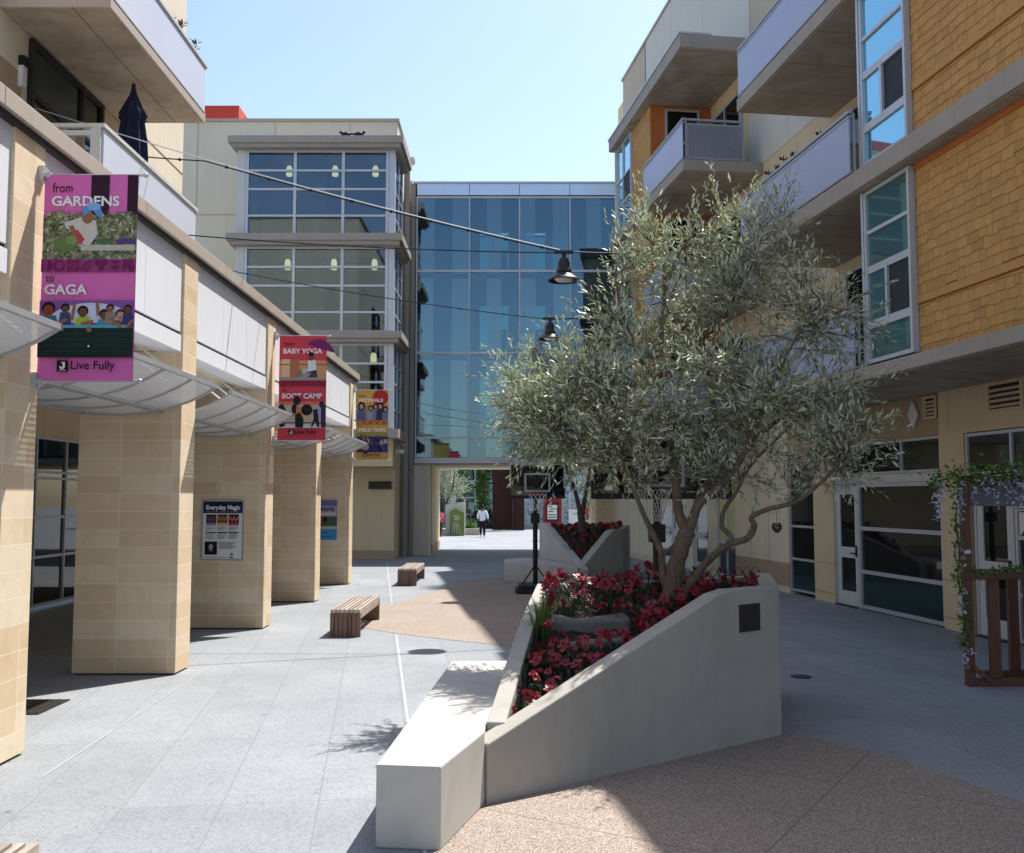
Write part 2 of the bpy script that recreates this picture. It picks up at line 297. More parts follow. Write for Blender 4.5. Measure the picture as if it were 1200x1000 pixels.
# ------------------------------------------------------------------ mesh builder and tree of things
MW = {}
class MB:
    def __init__(s): s.v = []; s.f = []; s.mi = []; s.mats = []; s.k = 0; s.sm = []; s.smooth = False
    def use(s, m):
        if m not in s.mats: s.mats.append(m)
        s.k = s.mats.index(m); return s
    def _f(s, idx): s.f.append(tuple(idx)); s.mi.append(s.k); s.sm.append(s.smooth)
    def add(s, pts, faces):
        o = len(s.v); s.v.extend([tuple(p) for p in pts])
        for f in faces: s._f([i + o for i in f])
    def box(s, x0, x1, y0, y1, z0, z1):
        x0, x1 = min(x0, x1), max(x0, x1); y0, y1 = min(y0, y1), max(y0, y1); z0, z1 = min(z0, z1), max(z0, z1)
        s.add([(x0, y0, z0), (x1, y0, z0), (x1, y1, z0), (x0, y1, z0), (x0, y0, z1), (x1, y0, z1), (x1, y1, z1), (x0, y1, z1)],
              [(0, 3, 2, 1), (4, 5, 6, 7), (0, 1, 5, 4), (1, 2, 6, 5), (2, 3, 7, 6), (3, 0, 4, 7)])
    def prism(s, poly, z0, z1, ztop=None):
        """vertical prism over an anticlockwise outline; ztop gives each corner's own top height"""
        n = len(poly); zt = ztop or [z1] * n
        zb = z0 if isinstance(z0, (list, tuple)) else [z0] * n
        s.add([(p[0], p[1], zb[i]) for i, p in enumerate(poly)] + [(p[0], p[1], zt[i]) for i, p in enumerate(poly)],
              [tuple(range(n - 1, -1, -1)), tuple(range(n, 2 * n))] + [(i, (i + 1) % n, n + (i + 1) % n, n + i) for i in range(n)])
    def sheet(s, pts): s.add(pts, [tuple(range(len(pts)))])
    def grid(s, rows):
        n = len(rows[0]); o = len(s.v)
        for r in rows: s.v.extend([tuple(p) for p in r])
        for i in range(len(rows) - 1):
            for j in range(n - 1): s._f((o + i * n + j, o + i * n + j + 1, o + (i + 1) * n + j + 1, o + (i + 1) * n + j))
    def tube(s, pts, rad, n=8, cap=True):
        pts = [Vector(p) for p in pts]; rads = rad if isinstance(rad, (list, tuple)) else [rad] * len(pts)
        o = len(s.v); prev = None
        for i, p in enumerate(pts):
            t = (pts[min(i + 1, len(pts) - 1)] - pts[max(i - 1, 0)])
            t = t.normalized() if t.length > 1e-9 else Vector((0, 0, 1))
            if prev is None:
                a = Vector((0, 0, 1)) if abs(t.z) < .9 else Vector((1, 0, 0)); u = t.cross(a).normalized()
            else:
                u = prev - t * prev.dot(t); u = u.normalized() if u.length > 1e-6 else t.orthogonal().normalized()
            prev = u; w = t.cross(u)
            for k in range(n):
                a = 2 * math.pi * k / n; s.v.append(tuple(p + (u * math.cos(a) + w * math.sin(a)) * rads[i]))
        for i in range(len(pts) - 1):
            for k in range(n): s._f((o + i * n + k, o + i * n + (k + 1) % n, o + (i + 1) * n + (k + 1) % n, o + (i + 1) * n + k))
        if cap:
            s._f(tuple(o + k for k in range(n - 1, -1, -1))); e = o + (len(pts) - 1) * n; s._f(tuple(e + k for k in range(n)))
    def bar(s, a, b, w, h=None):
        """square bar between two points"""
        h = h or w; a = Vector(a); b = Vector(b); t = (b - a).normalized()
        up = Vector((0, 0, 1)) if abs(t.z) < .95 else Vector((0, 1, 0)); u = t.cross(up).normalized() * w / 2; q = u.cross(t).normalized() * h / 2
        P = [a - u - q, a + u - q, a + u + q, a - u + q, b - u - q, b + u - q, b + u + q, b - u + q]
        s.add(P, [(0, 1, 2, 3), (7, 6, 5, 4), (0, 4, 5, 1), (1, 5, 6, 2), (2, 6, 7, 3), (3, 7, 4, 0)])
    def lathe(s, prof, c, n=24):
        o = len(s.v)
        for r, z in prof:
            for k in range(n):
                a = 2 * math.pi * k / n; s.v.append((c[0] + r * math.cos(a), c[1] + r * math.sin(a), c[2] + z))
        for i in range(len(prof) - 1):
            for k in range(n): s._f((o + i * n + k, o + i * n + (k + 1) % n, o + (i + 1) * n + (k + 1) % n, o + (i + 1) * n + k))
    def blob(s, c, r, nu=12, nv=8, jit=0):
        c = Vector(c); r = r if isinstance(r, (list, tuple)) else (r, r, r); o = len(s.v)
        for i in range(nv + 1):
            th = math.pi * i / nv
            for k in range(nu):
                a = 2 * math.pi * k / nu; q = 1 + rnd.uniform(-jit, jit)
                s.v.append((c.x + r[0] * q * math.sin(th) * math.cos(a), c.y + r[1] * q * math.sin(th) * math.sin(a), c.z + r[2] * q * math.cos(th)))
        for i in range(nv):
            for k in range(nu): s._f((o + i * nu + k, o + (i + 1) * nu + k, o + (i + 1) * nu + (k + 1) % nu, o + i * nu + (k + 1) % nu))
    def text(s, txt, org, xd, yd, size, align='LEFT', bold=0.0, width=None, shear=0):
        cu = bpy.data.curves.new('t', 'FONT'); cu.body = txt; cu.size = size; cu.align_x = align; cu.offset = bold; cu.resolution_u = 3; cu.shear = shear
        ob = bpy.data.objects.new('t', cu); COL.objects.link(ob); dg = bpy.context.evaluated_depsgraph_get(); dg.update()
        me = bpy.data.meshes.new_from_object(ob.evaluated_get(dg))
        vs = [v.co.copy() for v in me.vertices]; fs = [tuple(p.vertices) for p in me.polygons]
        if vs:
            w = max(v.x for v in vs) - min(v.x for v in vs); k = (width / w) if width else 1
            xd = Vector(xd); yd = Vector(yd); org = Vector(org)
            s.add([org + xd * v.x * k + yd * v.y for v in vs], fs)
        bpy.data.objects.remove(ob); bpy.data.curves.remove(cu); bpy.data.meshes.remove(me)
    def build(s, name, mat=None, parent=None, local=False, bevel=0, smooth=False):
        me = bpy.data.meshes.new(name)
        vs = s.v
        mw = MW.get(parent.name) if parent else None
        if mw is not None and not local:
            inv = mw.inverted(); vs = [tuple(inv @ Vector(p)) for p in vs]
        me.from_pydata(vs, [], s.f)
        mats = s.mats or [mat]
        for m in mats: me.materials.append(m)
        n = len(s.f)
        if len(mats) > 1: me.polygons.foreach_set('material_index', s.mi)
        me.polygons.foreach_set('use_smooth', [True] * n if smooth else s.sm)
        me.update()
        uv = me.uv_layers.new(name='UVMap'); co = np.empty(len(vs) * 3); me.vertices.foreach_get('co', co); co = co.reshape(-1, 3)
        li = np.empty(len(me.loops), dtype=np.int32); me.loops.foreach_get('vertex_index', li)
        nr = np.empty(n * 3); me.polygons.foreach_get('normal', nr); nr = np.abs(nr.reshape(-1, 3)); tot = np.empty(n, dtype=np.int32); me.polygons.foreach_get('loop_total', tot)
        nl = np.repeat(nr, tot, axis=0); P = co[li]; ax = nl.argmax(1)
        U = np.where(ax[:, None] == 2, P[:, [0, 1]], np.where(ax[:, None] == 0, P[:, [1, 2]], P[:, [0, 2]]))
        uv.data.foreach_set('uv', U.astype(np.float32).ravel())
        ob = bpy.data.objects.new(name, me); COL.objects.link(ob)
        if parent:
            ob.parent = parent
            if mw is not None: MW[ob.name] = mw
        if bevel:
            bm = ob.modifiers.new('edge', 'BEVEL'); bm.width = bevel; bm.segments = 2; bm.limit_method = 'ANGLE'; bm.angle_limit = R(40)
        return ob
def tag(o, label=None, cat=None, group=None, kind=None):
    if label: o['label'] = label
    if cat: o['category'] = cat
    if group: o['group'] = group
    if kind: o['kind'] = kind
    return o
def thing(name, label, cat, loc=(0, 0, 0), rz=0, group=None):
    o = bpy.data.objects.new(name, None); COL.objects.link(o); o.location = loc; o.rotation_euler = (0, 0, rz); o.empty_display_size = .2
    MW[o.name] = Matrix.Translation(Vector(loc)) @ Matrix.Rotation(rz, 4, 'Z')
    return tag(o, label, cat, group)
KIDS = {}
def copy_tree(o, parent=None):
    c = o.copy(); COL.objects.link(c)
    if parent: c.parent = parent
    for ch in o.children: copy_tree(ch, c)
    return c
def one(mb, name, mat, label=None, cat=None, group=None, kind=None, **kw):
    return tag(mb.build(name, mat, **kw), label, cat, group, kind)
def bx(name, mat, parent, *b, **kw):
    mb = MB(); mb.box(*b); return mb.build(name, mat, parent, **kw)

def wgrid(fr, pn, axis, us, zs, plane, depth=.08, bar=.06, hbar=None, skip=(), pane_mat=None):
    """mullion bars into fr, panes into pn; axis 'x': opening lies along x at y=plane"""
    hb = hbar or bar
    def B(mb, u0, u1, p0, p1, z0, z1):
        if axis == 'x': mb.box(u0, u1, p0, p1, z0, z1)
        else: mb.box(p0, p1, u0, u1, z0, z1)
    us = sorted(us); zs = sorted(zs)
    for u in us: B(fr, u - bar / 2, u + bar / 2, plane - depth / 2, plane + depth / 2, zs[0] - hb / 2, zs[-1] + hb / 2)
    for i in range(len(us) - 1):
        for z in zs: B(fr, us[i] + bar / 2, us[i + 1] - bar / 2, plane - depth * .42, plane + depth * .42, z - hb / 2, z + hb / 2)
        for j in range(len(zs) - 1):
            if (i, j) in skip: continue
            m = pane_mat(i, j) if pane_mat else None
            if m: pn.use(m)
            B(pn, us[i] + bar / 2, us[i + 1] - bar / 2, plane - .008, plane + .008, zs[j] + hb / 2, zs[j + 1] - hb / 2)
def wnd(parent, name, axis, us, zs, plane, frame_mat, pane=None, local=False, pane_mat=None, **kw):
    fr, pn = MB(), MB()
    wgrid(fr, pn, axis, us, zs, plane, pane_mat=pane_mat, **kw)
    f = fr.build(name, frame_mat, parent, local)
    pn.build('pane', pane, f, local)
    return f

# ------------------------------------------------------------------ ground, paths
def ground():
    mb = MB(); s = 260; mb.sheet([(-s, -s, 0), (s, -s, 0), (s, s, 0), (-s, s, 0)])
    one(mb, 'plaza_pavement', M['paving'], kind='structure')
    def smooth_poly(pts, z):
        mb = MB(); mb.sheet([(x, y, z) for x, y in pts]); return mb
    near = [(-.55, 5.75), (-.3, 6.6), (0, 8.2), (1.2, 9.4), (1.95, 9.4), (2.21, 9.25), (2.58, 8.92), (2.9, 8.5), (3.15, 8.08), (3.33, 7.6), (3.48, 7.2), (3.6, 6.7), (3.68, 6.1), (3.72, 5.4), (3.7, 4.4), (3.55, 3.2), (3.2, 1.5), (2.6, 0), (-2.0, 0), (-1.6, 2), (-1.2, 4.0)]
    one(smooth_poly(near, .004), 'aggregate_path', M['aggregate'], kind='structure')
    far = [(-2.75, 16.75), (-2.44, 16.24), (-2.1, 15.85), (-1.79, 15.55), (-1.49, 15.28), (-1.19, 15.05), (-.6, 14.62), (-.05, 14.27), (.6, 13.9), (1.2, 13.6), (1.9, 14.4), (2.4, 16.5), (2.6, 19), (2.6, 22), (2.4, 24.5), (1.8, 26.4), (.9, 27), (-.23, 26.84), (-.92, 26), (-1.2, 25.1), (-1.38, 24.2), (-1.68, 22.8), (-1.98, 21.5), (-2.25, 20.5), (-2.54, 19.58), (-2.8, 18.4), (-2.85, 17.4)]
    one(smooth_poly(far, .004), 'aggregate_path', M['aggregate'], kind='structure')
    m = MB(); a = math.tan(R(7.9)) * .98
    for (y0, y1) in ((3.0, 15.35), (19.9, 33.5)):
        f = lambda y: -1.78 - a * (y - 15.3)
        m.sheet([(f(y0) - .010, y0, .005), (f(y0) + .010, y0, .005), (f(y1) + .016, y1, .005), (f(y1) - .016, y1, .005)])
    f = lambda y: -3.62 - a * .35 * (y - 9)
    m.sheet([(f(7.6) - .008, 7.6, .005), (f(7.6) + .008, 7.6, .005), (f(14) + .006, 14, .005), (f(14) - .006, 14, .005)])
    one(m, 'paving_joint', surf('pale_joint_strip', S(178, 180, 181), .8, .06, 4, 0), kind='structure')
ground()
d = MB(); d.lathe([(0, .012), (.11, .012), (.125, .006), (.125, .001)], (0, 0, 0), 24)
o = one(d, 'floor_drain', M['dark'], 'small round dark drain cover in the shaded grey paving right of the planter', 'drain cover'); o.location = (3.42, 11.8, .001)
d = MB(); d.box(-5.55, -4.62, 9.75, 10.45, .002, .012)
for k in range(14): d.box(-5.52 + k * .065, -5.49 + k * .065, 9.78, 10.42, .012, .018)
one(d, 'floor_grate', M['dark'], 'dark rectangular floor grate in the paving beside the nearest stone pier', 'floor grate')

# ------------------------------------------------------------------ arcade building on the left
def arcade():
    b = thing('arcade_building', 'low arcade of sand coloured stone piers with a balconied cream storey set back above', 'building', (-6, 10, 0))
    near = [7.77 + 4.15 * i for i in range(-2, 5)]; T = .52
    for y in near:
        m = MB()
        P = [(-5.27, .02), (-4.03, .02), (-4.03, 5.12), (-4.36, 5.12), (-4.36, 3.9), (-5.27, 3.9)]
        m.add([(x, y, z) for x, z in P] + [(x, y + T, z) for x, z in P],
              [(0, 1, 2, 3, 4, 5), tuple(range(11, 5, -1))] + [(i, i + 6, (i + 1) % 6 + 6, (i + 1) % 6) for i in range(6)])
        p = m.build('pier', M['stone'], b, bevel=.006)
        bx('plinth', M['dark'], p, -5.24, -4.07, y + .03, y + T - .03, 0, .03)  # recessed dark block, its colour painting the shadow gap under the pier
    for i in range(len(near)):
        y0 = near[i] + T; y1 = near[i + 1] if i + 1 < len(near) else 25.4
        m = MB(); n = 3 if y1 - y0 > 1 else 1
        for k in range(n):
            a = y0 + (y1 - y0) * k / n; c = y0 + (y1 - y0) * (k + 1) / n
            m.box(-4.34, -4.06, a + .004, c - .004, 4.145, 5.12)
        m.build('spandrel_panel', M['stucco_white'], b)
        m = MB()
        for k in range(2):
            a = y0 + (y1 - y0) * k / 2; c = y0 + (y1 - y0) * (k + 1) / 2
            m.box(-4.34, -4.05, a + .003, c - .003, 3.9, 4.10)
        m.build('edge_band', M['stucco_white'], b)
        bx('reveal', M['dark'], b, -4.33, -4.09, y0, y1, 4.10, 4.145)
    m = MB()
    ys = [-1.5 + 2.99 * k for k in range(10)]
    for a, c in zip(ys[:-1], ys[1:]): m.box(-4.48, -3.965, a + .003, min(c, 25.42) - .003, 5.17, 5.33)
    m.build('coping', M['coping'], b, bevel=.008)
    bx('drip_edge', M['dark'], b, -4.4, -4.0, -1.5, 25.4, 5.12, 5.17)  # dark strip painting the shadow line below the coping
    bx('soffit', M['cream'], b, -9.2, -4.36, -1.5, 25.38, 3.905, 4.1)
    bx('roof_deck', M['slab'], b, -7.0, -4.36, -1.5, 25.38, 4.85, 5.0)
    bx('return_wall', M['stucco_white'], b, -7.2, -4.35, 25.2, 25.395, 4.1, 5.12)
    bx('back_wall', M['tan'], b, -9.25, -9.0, -1.5, 25.3, 3.3, 3.9)
    f = wnd(b, 'shopfront_window', 'y', [-1.5 + 1.25 * k for k in range(22)], [.1, 1.0, 1.75, 2.5, 2.62, 3.27], -9.0, M['alu'], M['glass_dark'], bar=.05, depth=.1)
    # storey above
    bx('wall', M['tan_dark'], b, -12, -7, -1.5, 13.6, 4.1, 8.15)
    bx('wall', M['cream'], b, -12, -7, -1.5, 13.6, 8.16, 15)
    bx('wall', M['cream'], b, -12, -7, 13.61, 20.4, 4.1, 15)
    bx('wall_panel', M['tan'], b, -7, -6.985, 16.3, 17.6, 6.1, 8.78)
    m = MB()
    for z in (6.9, 8.97, 11.9): m.box(-7.004, -6.99, 17.62, 20.4, z, z + .02)
    m.build('wall_joint', M['tan_dark'], b)
    bx('parapet_cap', M['coping'], b, -12.05, -6.93, -1.5, 20.45, 15, 15.1)
    def pm(i, j): return M['glass_green'] if (i + j) % 2 else M['glass_dark']
    wnd(b, 'window', 'y', [13.8, 15.45, 16.2], [6.12, 7.95, 8.72], -6.98, M['dark'], pane_mat=pm, bar=.07, depth=.12)
    wnd(b, 'window', 'y', [13.8, 15.45, 16.2], [9.05, 10.9, 11.6], -6.98, M['dark'], pane_mat=pm, bar=.07, depth=.12)
    for (z, y0, y1, h, mt) in ((5.95, 12.8, 16.72, 1.17, 'frost_white'), (8.79, 12.95, 17.07, 1.05, 'frost_white')):
        s = MB(); s.box(-7, -5.52, y0, y1, z, z + .17); s = s.build('balcony', M['soffit'], b, bevel=.01)
        bx('fascia', M['coping'], s, -5.52, -5.48, y0 - .01, y1 + .01, z + .01, z + .18)
        bx('fascia', M['coping'], s, -7, -5.52, y0 - .012, y0 - .001, z + .01, z + .18)
        p = MB()
        n = 1
        p.box(-5.50, -5.475, y0 + .05, y1 - .05, z + .2, z + h - .10)
        p.build('railing_panel', M[mt], s)
        r = MB()
        r.box(-5.53, -5.45, y0, y1, z + h - .05, z + h); r.box(-7, -5.53, y0, y0 + .07, z + h - .05, z + h); r.box(-7, -5.53, y1 - .07, y1, z + h - .05, z + h)
        for y in [y0, y0 + (y1 - y0) * .33, y0 + (y1 - y0) * .66, y1 - .05]: r.box(-5.53, -5.50, y, y + .05, z + .17, z + h - .05)
        r.box(-5.64, -5.53, y0 + .008, y0 + .062, z + .17, z + h - .05)
        r.box(-5.505, -5.47, y0 + .05, y1 - .05, z + .17, z + .2); r.box(-5.505, -5.47, y0 + .05, y1 - .05, z + h - .1, z + h - .07)
        r.box(-7, -5.64, y0 + .015, y0 + .055, z + h - .16, z + h - .09); r.box(-7, -5.64, y0 + .015, y0 + .055, z + .17, z + .22)
        r.build('railing', M['rail'] if 0 else M['alu_white'], s)
        bx('glass_panel', M['frost_clear'], s, -6.95, -5.72, y0 + .03, y0 + .045, z + .24, z + h - .17)
    return near, T
PIERS, PT = arcade()

# wall light on the upper storey
def sconce(name, label, p, axis):
    t = thing(name, label, 'wall light', p)
    x, y, z = p
    m = MB(); m.box(x, x + .09, y - .06, y + .06, z + .12, z + .26); m.build('cap', M['black'], t)
    m = MB(); m.box(x, x + .07, y - .05, y + .05, z - .18, z + .12); m.build('diffuser', M['white'], t)
sconce('wall_sconce', 'small black and white wall light beside the window under the left balcony', (-7.0, 13.55, 8.12), 0)

# curved perforated awnings between the piers
def awnings():
    prof = [(-3.60, 3.465), (-3.75, 3.375), (-3.92, 3.295), (-4.10, 3.23), (-4.28, 3.185), (-4.5, 3.15), (-4.75, 3.13), (-5.0, 3.14), (-5.22, 3.17)]
    names = ['nearest the camera, its tip overlapping the pink banner', 'between the pink banner and the second stone pier in view', 'above the poster with the navy heading', 'partly behind the red banner', 'farthest away, beside the yellow banner']
    for i in range(1, 6):
        y0 = PIERS[i] + PT + .06; y1 = PIERS[i + 1] - .02 if i < 6 else 0
        cy = (y0 + y1) / 2
        t = thing('awning', 'curved grey perforated metal awning ' + names[i - 1], 'awning', (-5.2, cy, 3.17), group='perforated metal awnings between the stone piers')
        m = MB(); m.smooth = True
        o = 0; n = len(prof)
        m.grid([[(x, y, z) for x, z in prof] for y in (y0, (2 * y0 + y1) / 3, (y0 + 2 * y1) / 3, y1)])
        ob = m.build('sheet', M['perf'], t)
        # uv along the sheet
        uvl = ob.data.uv_layers[0].data
        for lp in ob.data.loops:
            co = ob.data.vertices[lp.vertex_index].co; uvl[lp.index].uv = (co.y, co.x * 1.05)
        fr = MB()
        fr.bar((-3.60, y0, 3.465), (-3.60, y1, 3.465), .04, .05); fr.bar((-4.28, y0, 3.165), (-4.28, y1, 3.165), .05, .05); fr.bar((-5.22, y0, 3.15), (-5.22, y1, 3.15), .05)
        fr.build('edge_beam', M['steel'], t)
        for k in range(5):
            y = y0 + .02 + (y1 - y0 - .04) * k / 4
            r = MB()
            for (a, c) in zip(prof[:-1], prof[1:]): r.bar((a[0], y, a[1] - .014), (c[0], y, c[1] - .014), .02, .022)
            r.build('rib', M['steel'], t)
        for k in range(4):
            y = y0 + .25 + (y1 - y0 - .5) * k / 3
            r = MB(); r.tube([(-4.36, y - .12, 3.86), (-3.78, y, 3.38)], .013, 6); r.build('strut', M['white'], t)
        for k in range(2):
            y = y0 + .7 + (y1 - y0 - 1.4) * k
            r = MB(); r.tube([(-4.9, y, 3.9), (-4.5, y + .1, 3.17)], .011, 6); r.bar((-4.45, y - .35, 3.87), (-4.45, y + .35, 3.87), .04, .03); r.build('hanger', M['steel'], t)
awnings()

# ------------------------------------------------------------------ tower behind
def tower():
    b = thing('tower_building', 'tall beige building with glazed bay windows and thin canopies behind the arcade', 'building', (-8, 36, 0))
    m = MB(); m.box(-16, -4.15, 34.7, 39.5, 3.35, 15.75); m.build('wall', M['greybeige'], b)
    m = MB(); m.box(-16, -4.15, 34.705, 39.5, 0, 3.33); m.build('wall', M['tan'], b)
    bx('plinth', M['tan_dark'], b, -16, -4.13, 34.68, 34.7, 0, .3)
    m = MB()
    for z in (12.3, 9.25): m.box(-16, -9.4, 34.685, 34.71, z, z + .035)
    for x in (-11.4, -9.6): m.box(x, x + .03, 34.685, 34.71, 8, 12.3) if x > -10 else m.box(x, x + .03, 34.685, 34.71, 12.3, 15.7)
    for x in (-8.6, -5.9): m.box(x, x + .03, 34.685, 34.71, 14.6, 15.7)
    m.build('wall_joint', M['beige'], b)
    bx('parapet_cap', M['coping'], b, -16.05, -4.08, 34.62, 39.5, 15.75, 15.85)
    bx('rooftop_box', M['red'], b, -16, -10.75, 37.6, 39.2, 15.86, 17.55)
    X0, X1, Y = -8.95, -4.12, 32.3
    rows = [(10.88, 13.8), (7.62, 10.5), (4.42, 7.24)]
    for zi, (z0, z1) in enumerate(rows):
        h = z1 - z0
        zs = [z0 + .03, z0 + h * .235, z0 + h * .545, z0 + h * .765, z1 - .03]
        us = [X0 + .06, X0 + (X1 - X0) * .345, X0 + (X1 - X0) * .68, X1 - .06]
        f = wnd(b, 'bay_window', 'x', us, zs, Y, M['alu'], M['glass_room'], bar=.10, hbar=.07, depth=.12)
        f2 = wnd(b, 'bay_window', 'y', [Y + .22, Y + 1.2, Y + 2.3], zs, -3.98, M['alu'], M['glass_room'], bar=.09, hbar=.06, depth=.1)
        bx('corner_post', M['alu'], b, X1, -3.92, Y - .06, Y + .18, z0, z1)
        bx('corner_post', M['alu_white'], b, X0 - .28, X0, Y - .06, Y + .18, z0, z1)
        bx('side_wall', M['cream'], b, X0 - .28, X0 - .1, Y + .18, 34.69, z0, z1)
        bx('interior_wall', M['void'], b, X0 - .05, X1, 34.5, 34.66, z0, z1); bx('interior_wall', M['room'], b, X0 + .05, X0 + 2.3, 34.3, 34.49, z0, z1); bx('interior_counter', M['void'], b, X0 + 2.2, X1 - .4, 33.6, 34.3, z0, z0 + .8)  # grey-green wall on the left stands in for a reflected building wall
        cn = MB(); cn.box(X0 - .4, -3.72, Y - .38, 34.69, z1, z1 + .13); cn.box(X0 - .5, -3.62, Y - .48, 34.69, z1 + .13, z1 + .36)
        cn.build('canopy', M['slab'], b)
    bx('floor_slab', M['slab'], b, X0 - .4, -3.72, Y - .3, 34.69, 4.1, 4.39)
    bx('bay_base', M['tan'], b, X0 - .2, -4.0, Y + .6, 34.69, 3.2, 4.1)
    for (z1) in (13.8, 10.5, 7.24):
        for x in (-7.75, -6.15, -4.75):
            z1 += .28; t = thing('pendant_lamp', '', 'pendant lamp', (x, 33.4, z1 - .7), group='pendant lamps behind the bay windows')
            n = {13.8: 'top', 10.5: 'middle', 7.24: 'lowest'}[round(z1 - .28, 2)]; w = {-7.75: 'left', -6.15: 'middle', -4.75: 'right'}[x]
            t['label'] = '%s of three small glass pendant lamps behind the %s row of bay windows' % ({'left': 'leftmost', 'middle': 'centre', 'right': 'rightmost'}[w], n)
            m = MB(); m.tube([(x, 33.4, z1 - .28), (x, 33.4, z1 - .42)], .012, 5); m.build('cord', M['black'], t)
            m = MB(); m.lathe([(0, .2), (.06, .2), (.10, .12), (.11, -.12), (.09, -.16), (0, -.16)], (x, 33.4, z1 - .62), 14); m.build('shade', M['lit'], t, smooth=True); z1 -= .28
    # furniture seen through the glass
    bx('wall_light', M['dark'], b, -5.05, -4.35 + .1, 34.6, 34.70, 2.45, 2.72)
    pp = MB(); pp.tube([(-3.98, 36.5, 0), (-3.98, 36.5, 14.6)], .12, 10); pp.tube([(-3.98, 36.5, 14.6), (-3.98, 36.5, 14.9), (-3.75, 36.4, 14.9)], .16, 10); pp.build('rain_pipe', M['slab'], b)
    bx('side_fin', M['beige'], b, -4.15, -3.85, 37.2, 38, 0, 14.4)
tower()
# bird figures on the canopy
for k, (x, d) in enumerate(((-5.55, 0), (-5.12, .06))):
    m = MB(); m.smooth = True; m.blob((x, 32.0, 14.24 + .02), (.17, .09, .08), 10, 6); m.blob((x + (.17 if k else -.17), 32.0, 14.33), (.06, .05, .05), 8, 5); m.tube([(x - .05, 32, 14.16), (x - .05, 32, 14.22)], .01, 5); m.tube([(x + .05, 32, 14.16), (x + .05, 32, 14.22)], .01, 5)
    m.tube([(x - (.15 if k else -.15), 32, 14.27), (x - (.32 if k else -.32), 32, 14.29)], .03, 5)
    one(m, 'bird', M['black'], 'dark %s bird of the pair resting on the top canopy above the bay windows' % ('right hand' if k else 'left hand'), 'bird', 'birds on the canopy')

# ------------------------------------------------------------------ glass bridge between the buildings
def bridge():
    b = thing('skybridge', 'three storey blue glass bridge building spanning the passage at the end of the plaza', 'building', (.2, 39.5, 0))
    X0, X1, Y0, Y1 = -3.68, 4.6, 37.0, 42.6
    xs = [-3.64, -1.63, .29, 2.22, 4.1]
    zs = [3.6, 4.41, 7.63, 10.79, 13.66]
    wnd(b, 'curtain_wall', 'x', xs, zs, Y0, M['alu'], M['glass_bridge'], bar=.05, hbar=.09, depth=.14)
    wnd(b, 'curtain_wall', 'x', [-3.6, -2.2, -.8, .6, 2.0, 4.1], [3.6, 5.2, 7.6, 8.6, 10.8, 11.8, 13.66], Y1, M['alu'], M['glass_far'], bar=.08, depth=.14)
    m = MB()
    for a, c in zip(xs[:-1], xs[1:]): m.box(a + .01, c - .01, Y0 - .12, Y0 + .1, 13.73, 14.17)
    m.build('fascia', surf('brushed_silver_fascia', S(214, 222, 236), .3, .03, 1, 0, spec=.5, metal=.75), b)
    bx('parapet_cap', M['alu'], b, X0 - .1, X1, Y0 - .16, Y1 + .1, 14.17, 14.25)
    bx('sill', M['alu'], b, X0, 4.2, Y0 - .1, Y0 + .1, 3.45, 3.55)
    for z in (3.5, 7.35, 10.5, 13.75):
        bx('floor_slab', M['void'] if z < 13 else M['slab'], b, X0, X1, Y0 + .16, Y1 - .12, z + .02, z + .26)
    bx('soffit', M['cream'], b, X0, X1, Y0 + .1, Y1 + .1, 3.38, 3.5)
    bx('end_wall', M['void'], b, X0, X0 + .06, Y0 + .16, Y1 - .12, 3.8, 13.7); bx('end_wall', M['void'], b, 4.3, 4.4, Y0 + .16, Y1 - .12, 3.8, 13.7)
    dk, lt = MB(), MB(); r2 = random.Random(3)
    for (z0, z1) in ((3.78, 7.33), (7.63, 10.48), (10.78, 13.73)):
        for k in range(4):
            x = xs[k]; w = xs[k + 1] - x
            for q in ((0, 2) if (k % 2 == 0) else (1,)):
                lt.box(x + .03 + (w - .06) * (q / 3 + r2.uniform(-.02, .02)), x + .03 + (w - .06) * ((q + 1) / 3 - r2.uniform(0, .03)), Y0 - .03, Y0 - .012, z0 - .1, z1 + .02)
    lt.build('frit_strip', M['glass_stripe'], b)
    dk = MB()
    for (z0, z1) in ((3.78, 7.33), (7.63, 10.48), (10.78, 13.73)):
        for (x0, x1) in ((-3.6, -1.35), (-.15, .55), (1.4, 4.2)): dk.box(x0, x1, 40.6, 40.7, z0, z1)
    dk.build('partition', surf('blue_grey_partition', S(74, 92, 108), .9, .1, 1, 0), b)
    bx('corner_column', M['slab'], b, -3.88, -3.70, 36.95, 37.4, 0, 14.2)
    # supports of the passage
    bx('support_wall', M['greybeige'], b, -3.78, -3.13, 37.02, 38.0, 0, 3.38)
    bx('support_wall', M['tan'], b, -3.7, -3.1, 38.01, 42.3, 0, 3.38)
    bx('skirting', M['tan_dark'], b, -3.7, -3.08, 38.02, 42.32, 0, .35)
    bx('support_wall', M['tan'], b, 3.3, 4.2, 38.6, 42.3, 0, 3.38)
bridge()
# furniture seen in the bridge
for x, z, lab in ((-.55, 10.8, 'dark armchair by the window on the top floor of the glass bridge'), (-.55, 7.63, 'left dark chair on the middle floor of the glass bridge'), (1.05, 7.63, 'right dark chair on the middle floor of the glass bridge')):
    t = thing('armchair', lab, 'chair', (x, 38.6, z), group='chairs inside the glass bridge')
    bx('seat', M['trouser'], t, x - .35, x + .35, 38.3, 38.9, z + .25, z + .5); bx('backrest', M['trouser'], t, x - .35, x + .35, 38.15, 38.3, z + .25, z + 1.1)
    for sx in (-.3, .3): bx('leg', M['dark'], t, x + sx - .03, x + sx + .03, 38.4, 38.8, z, z + .25)

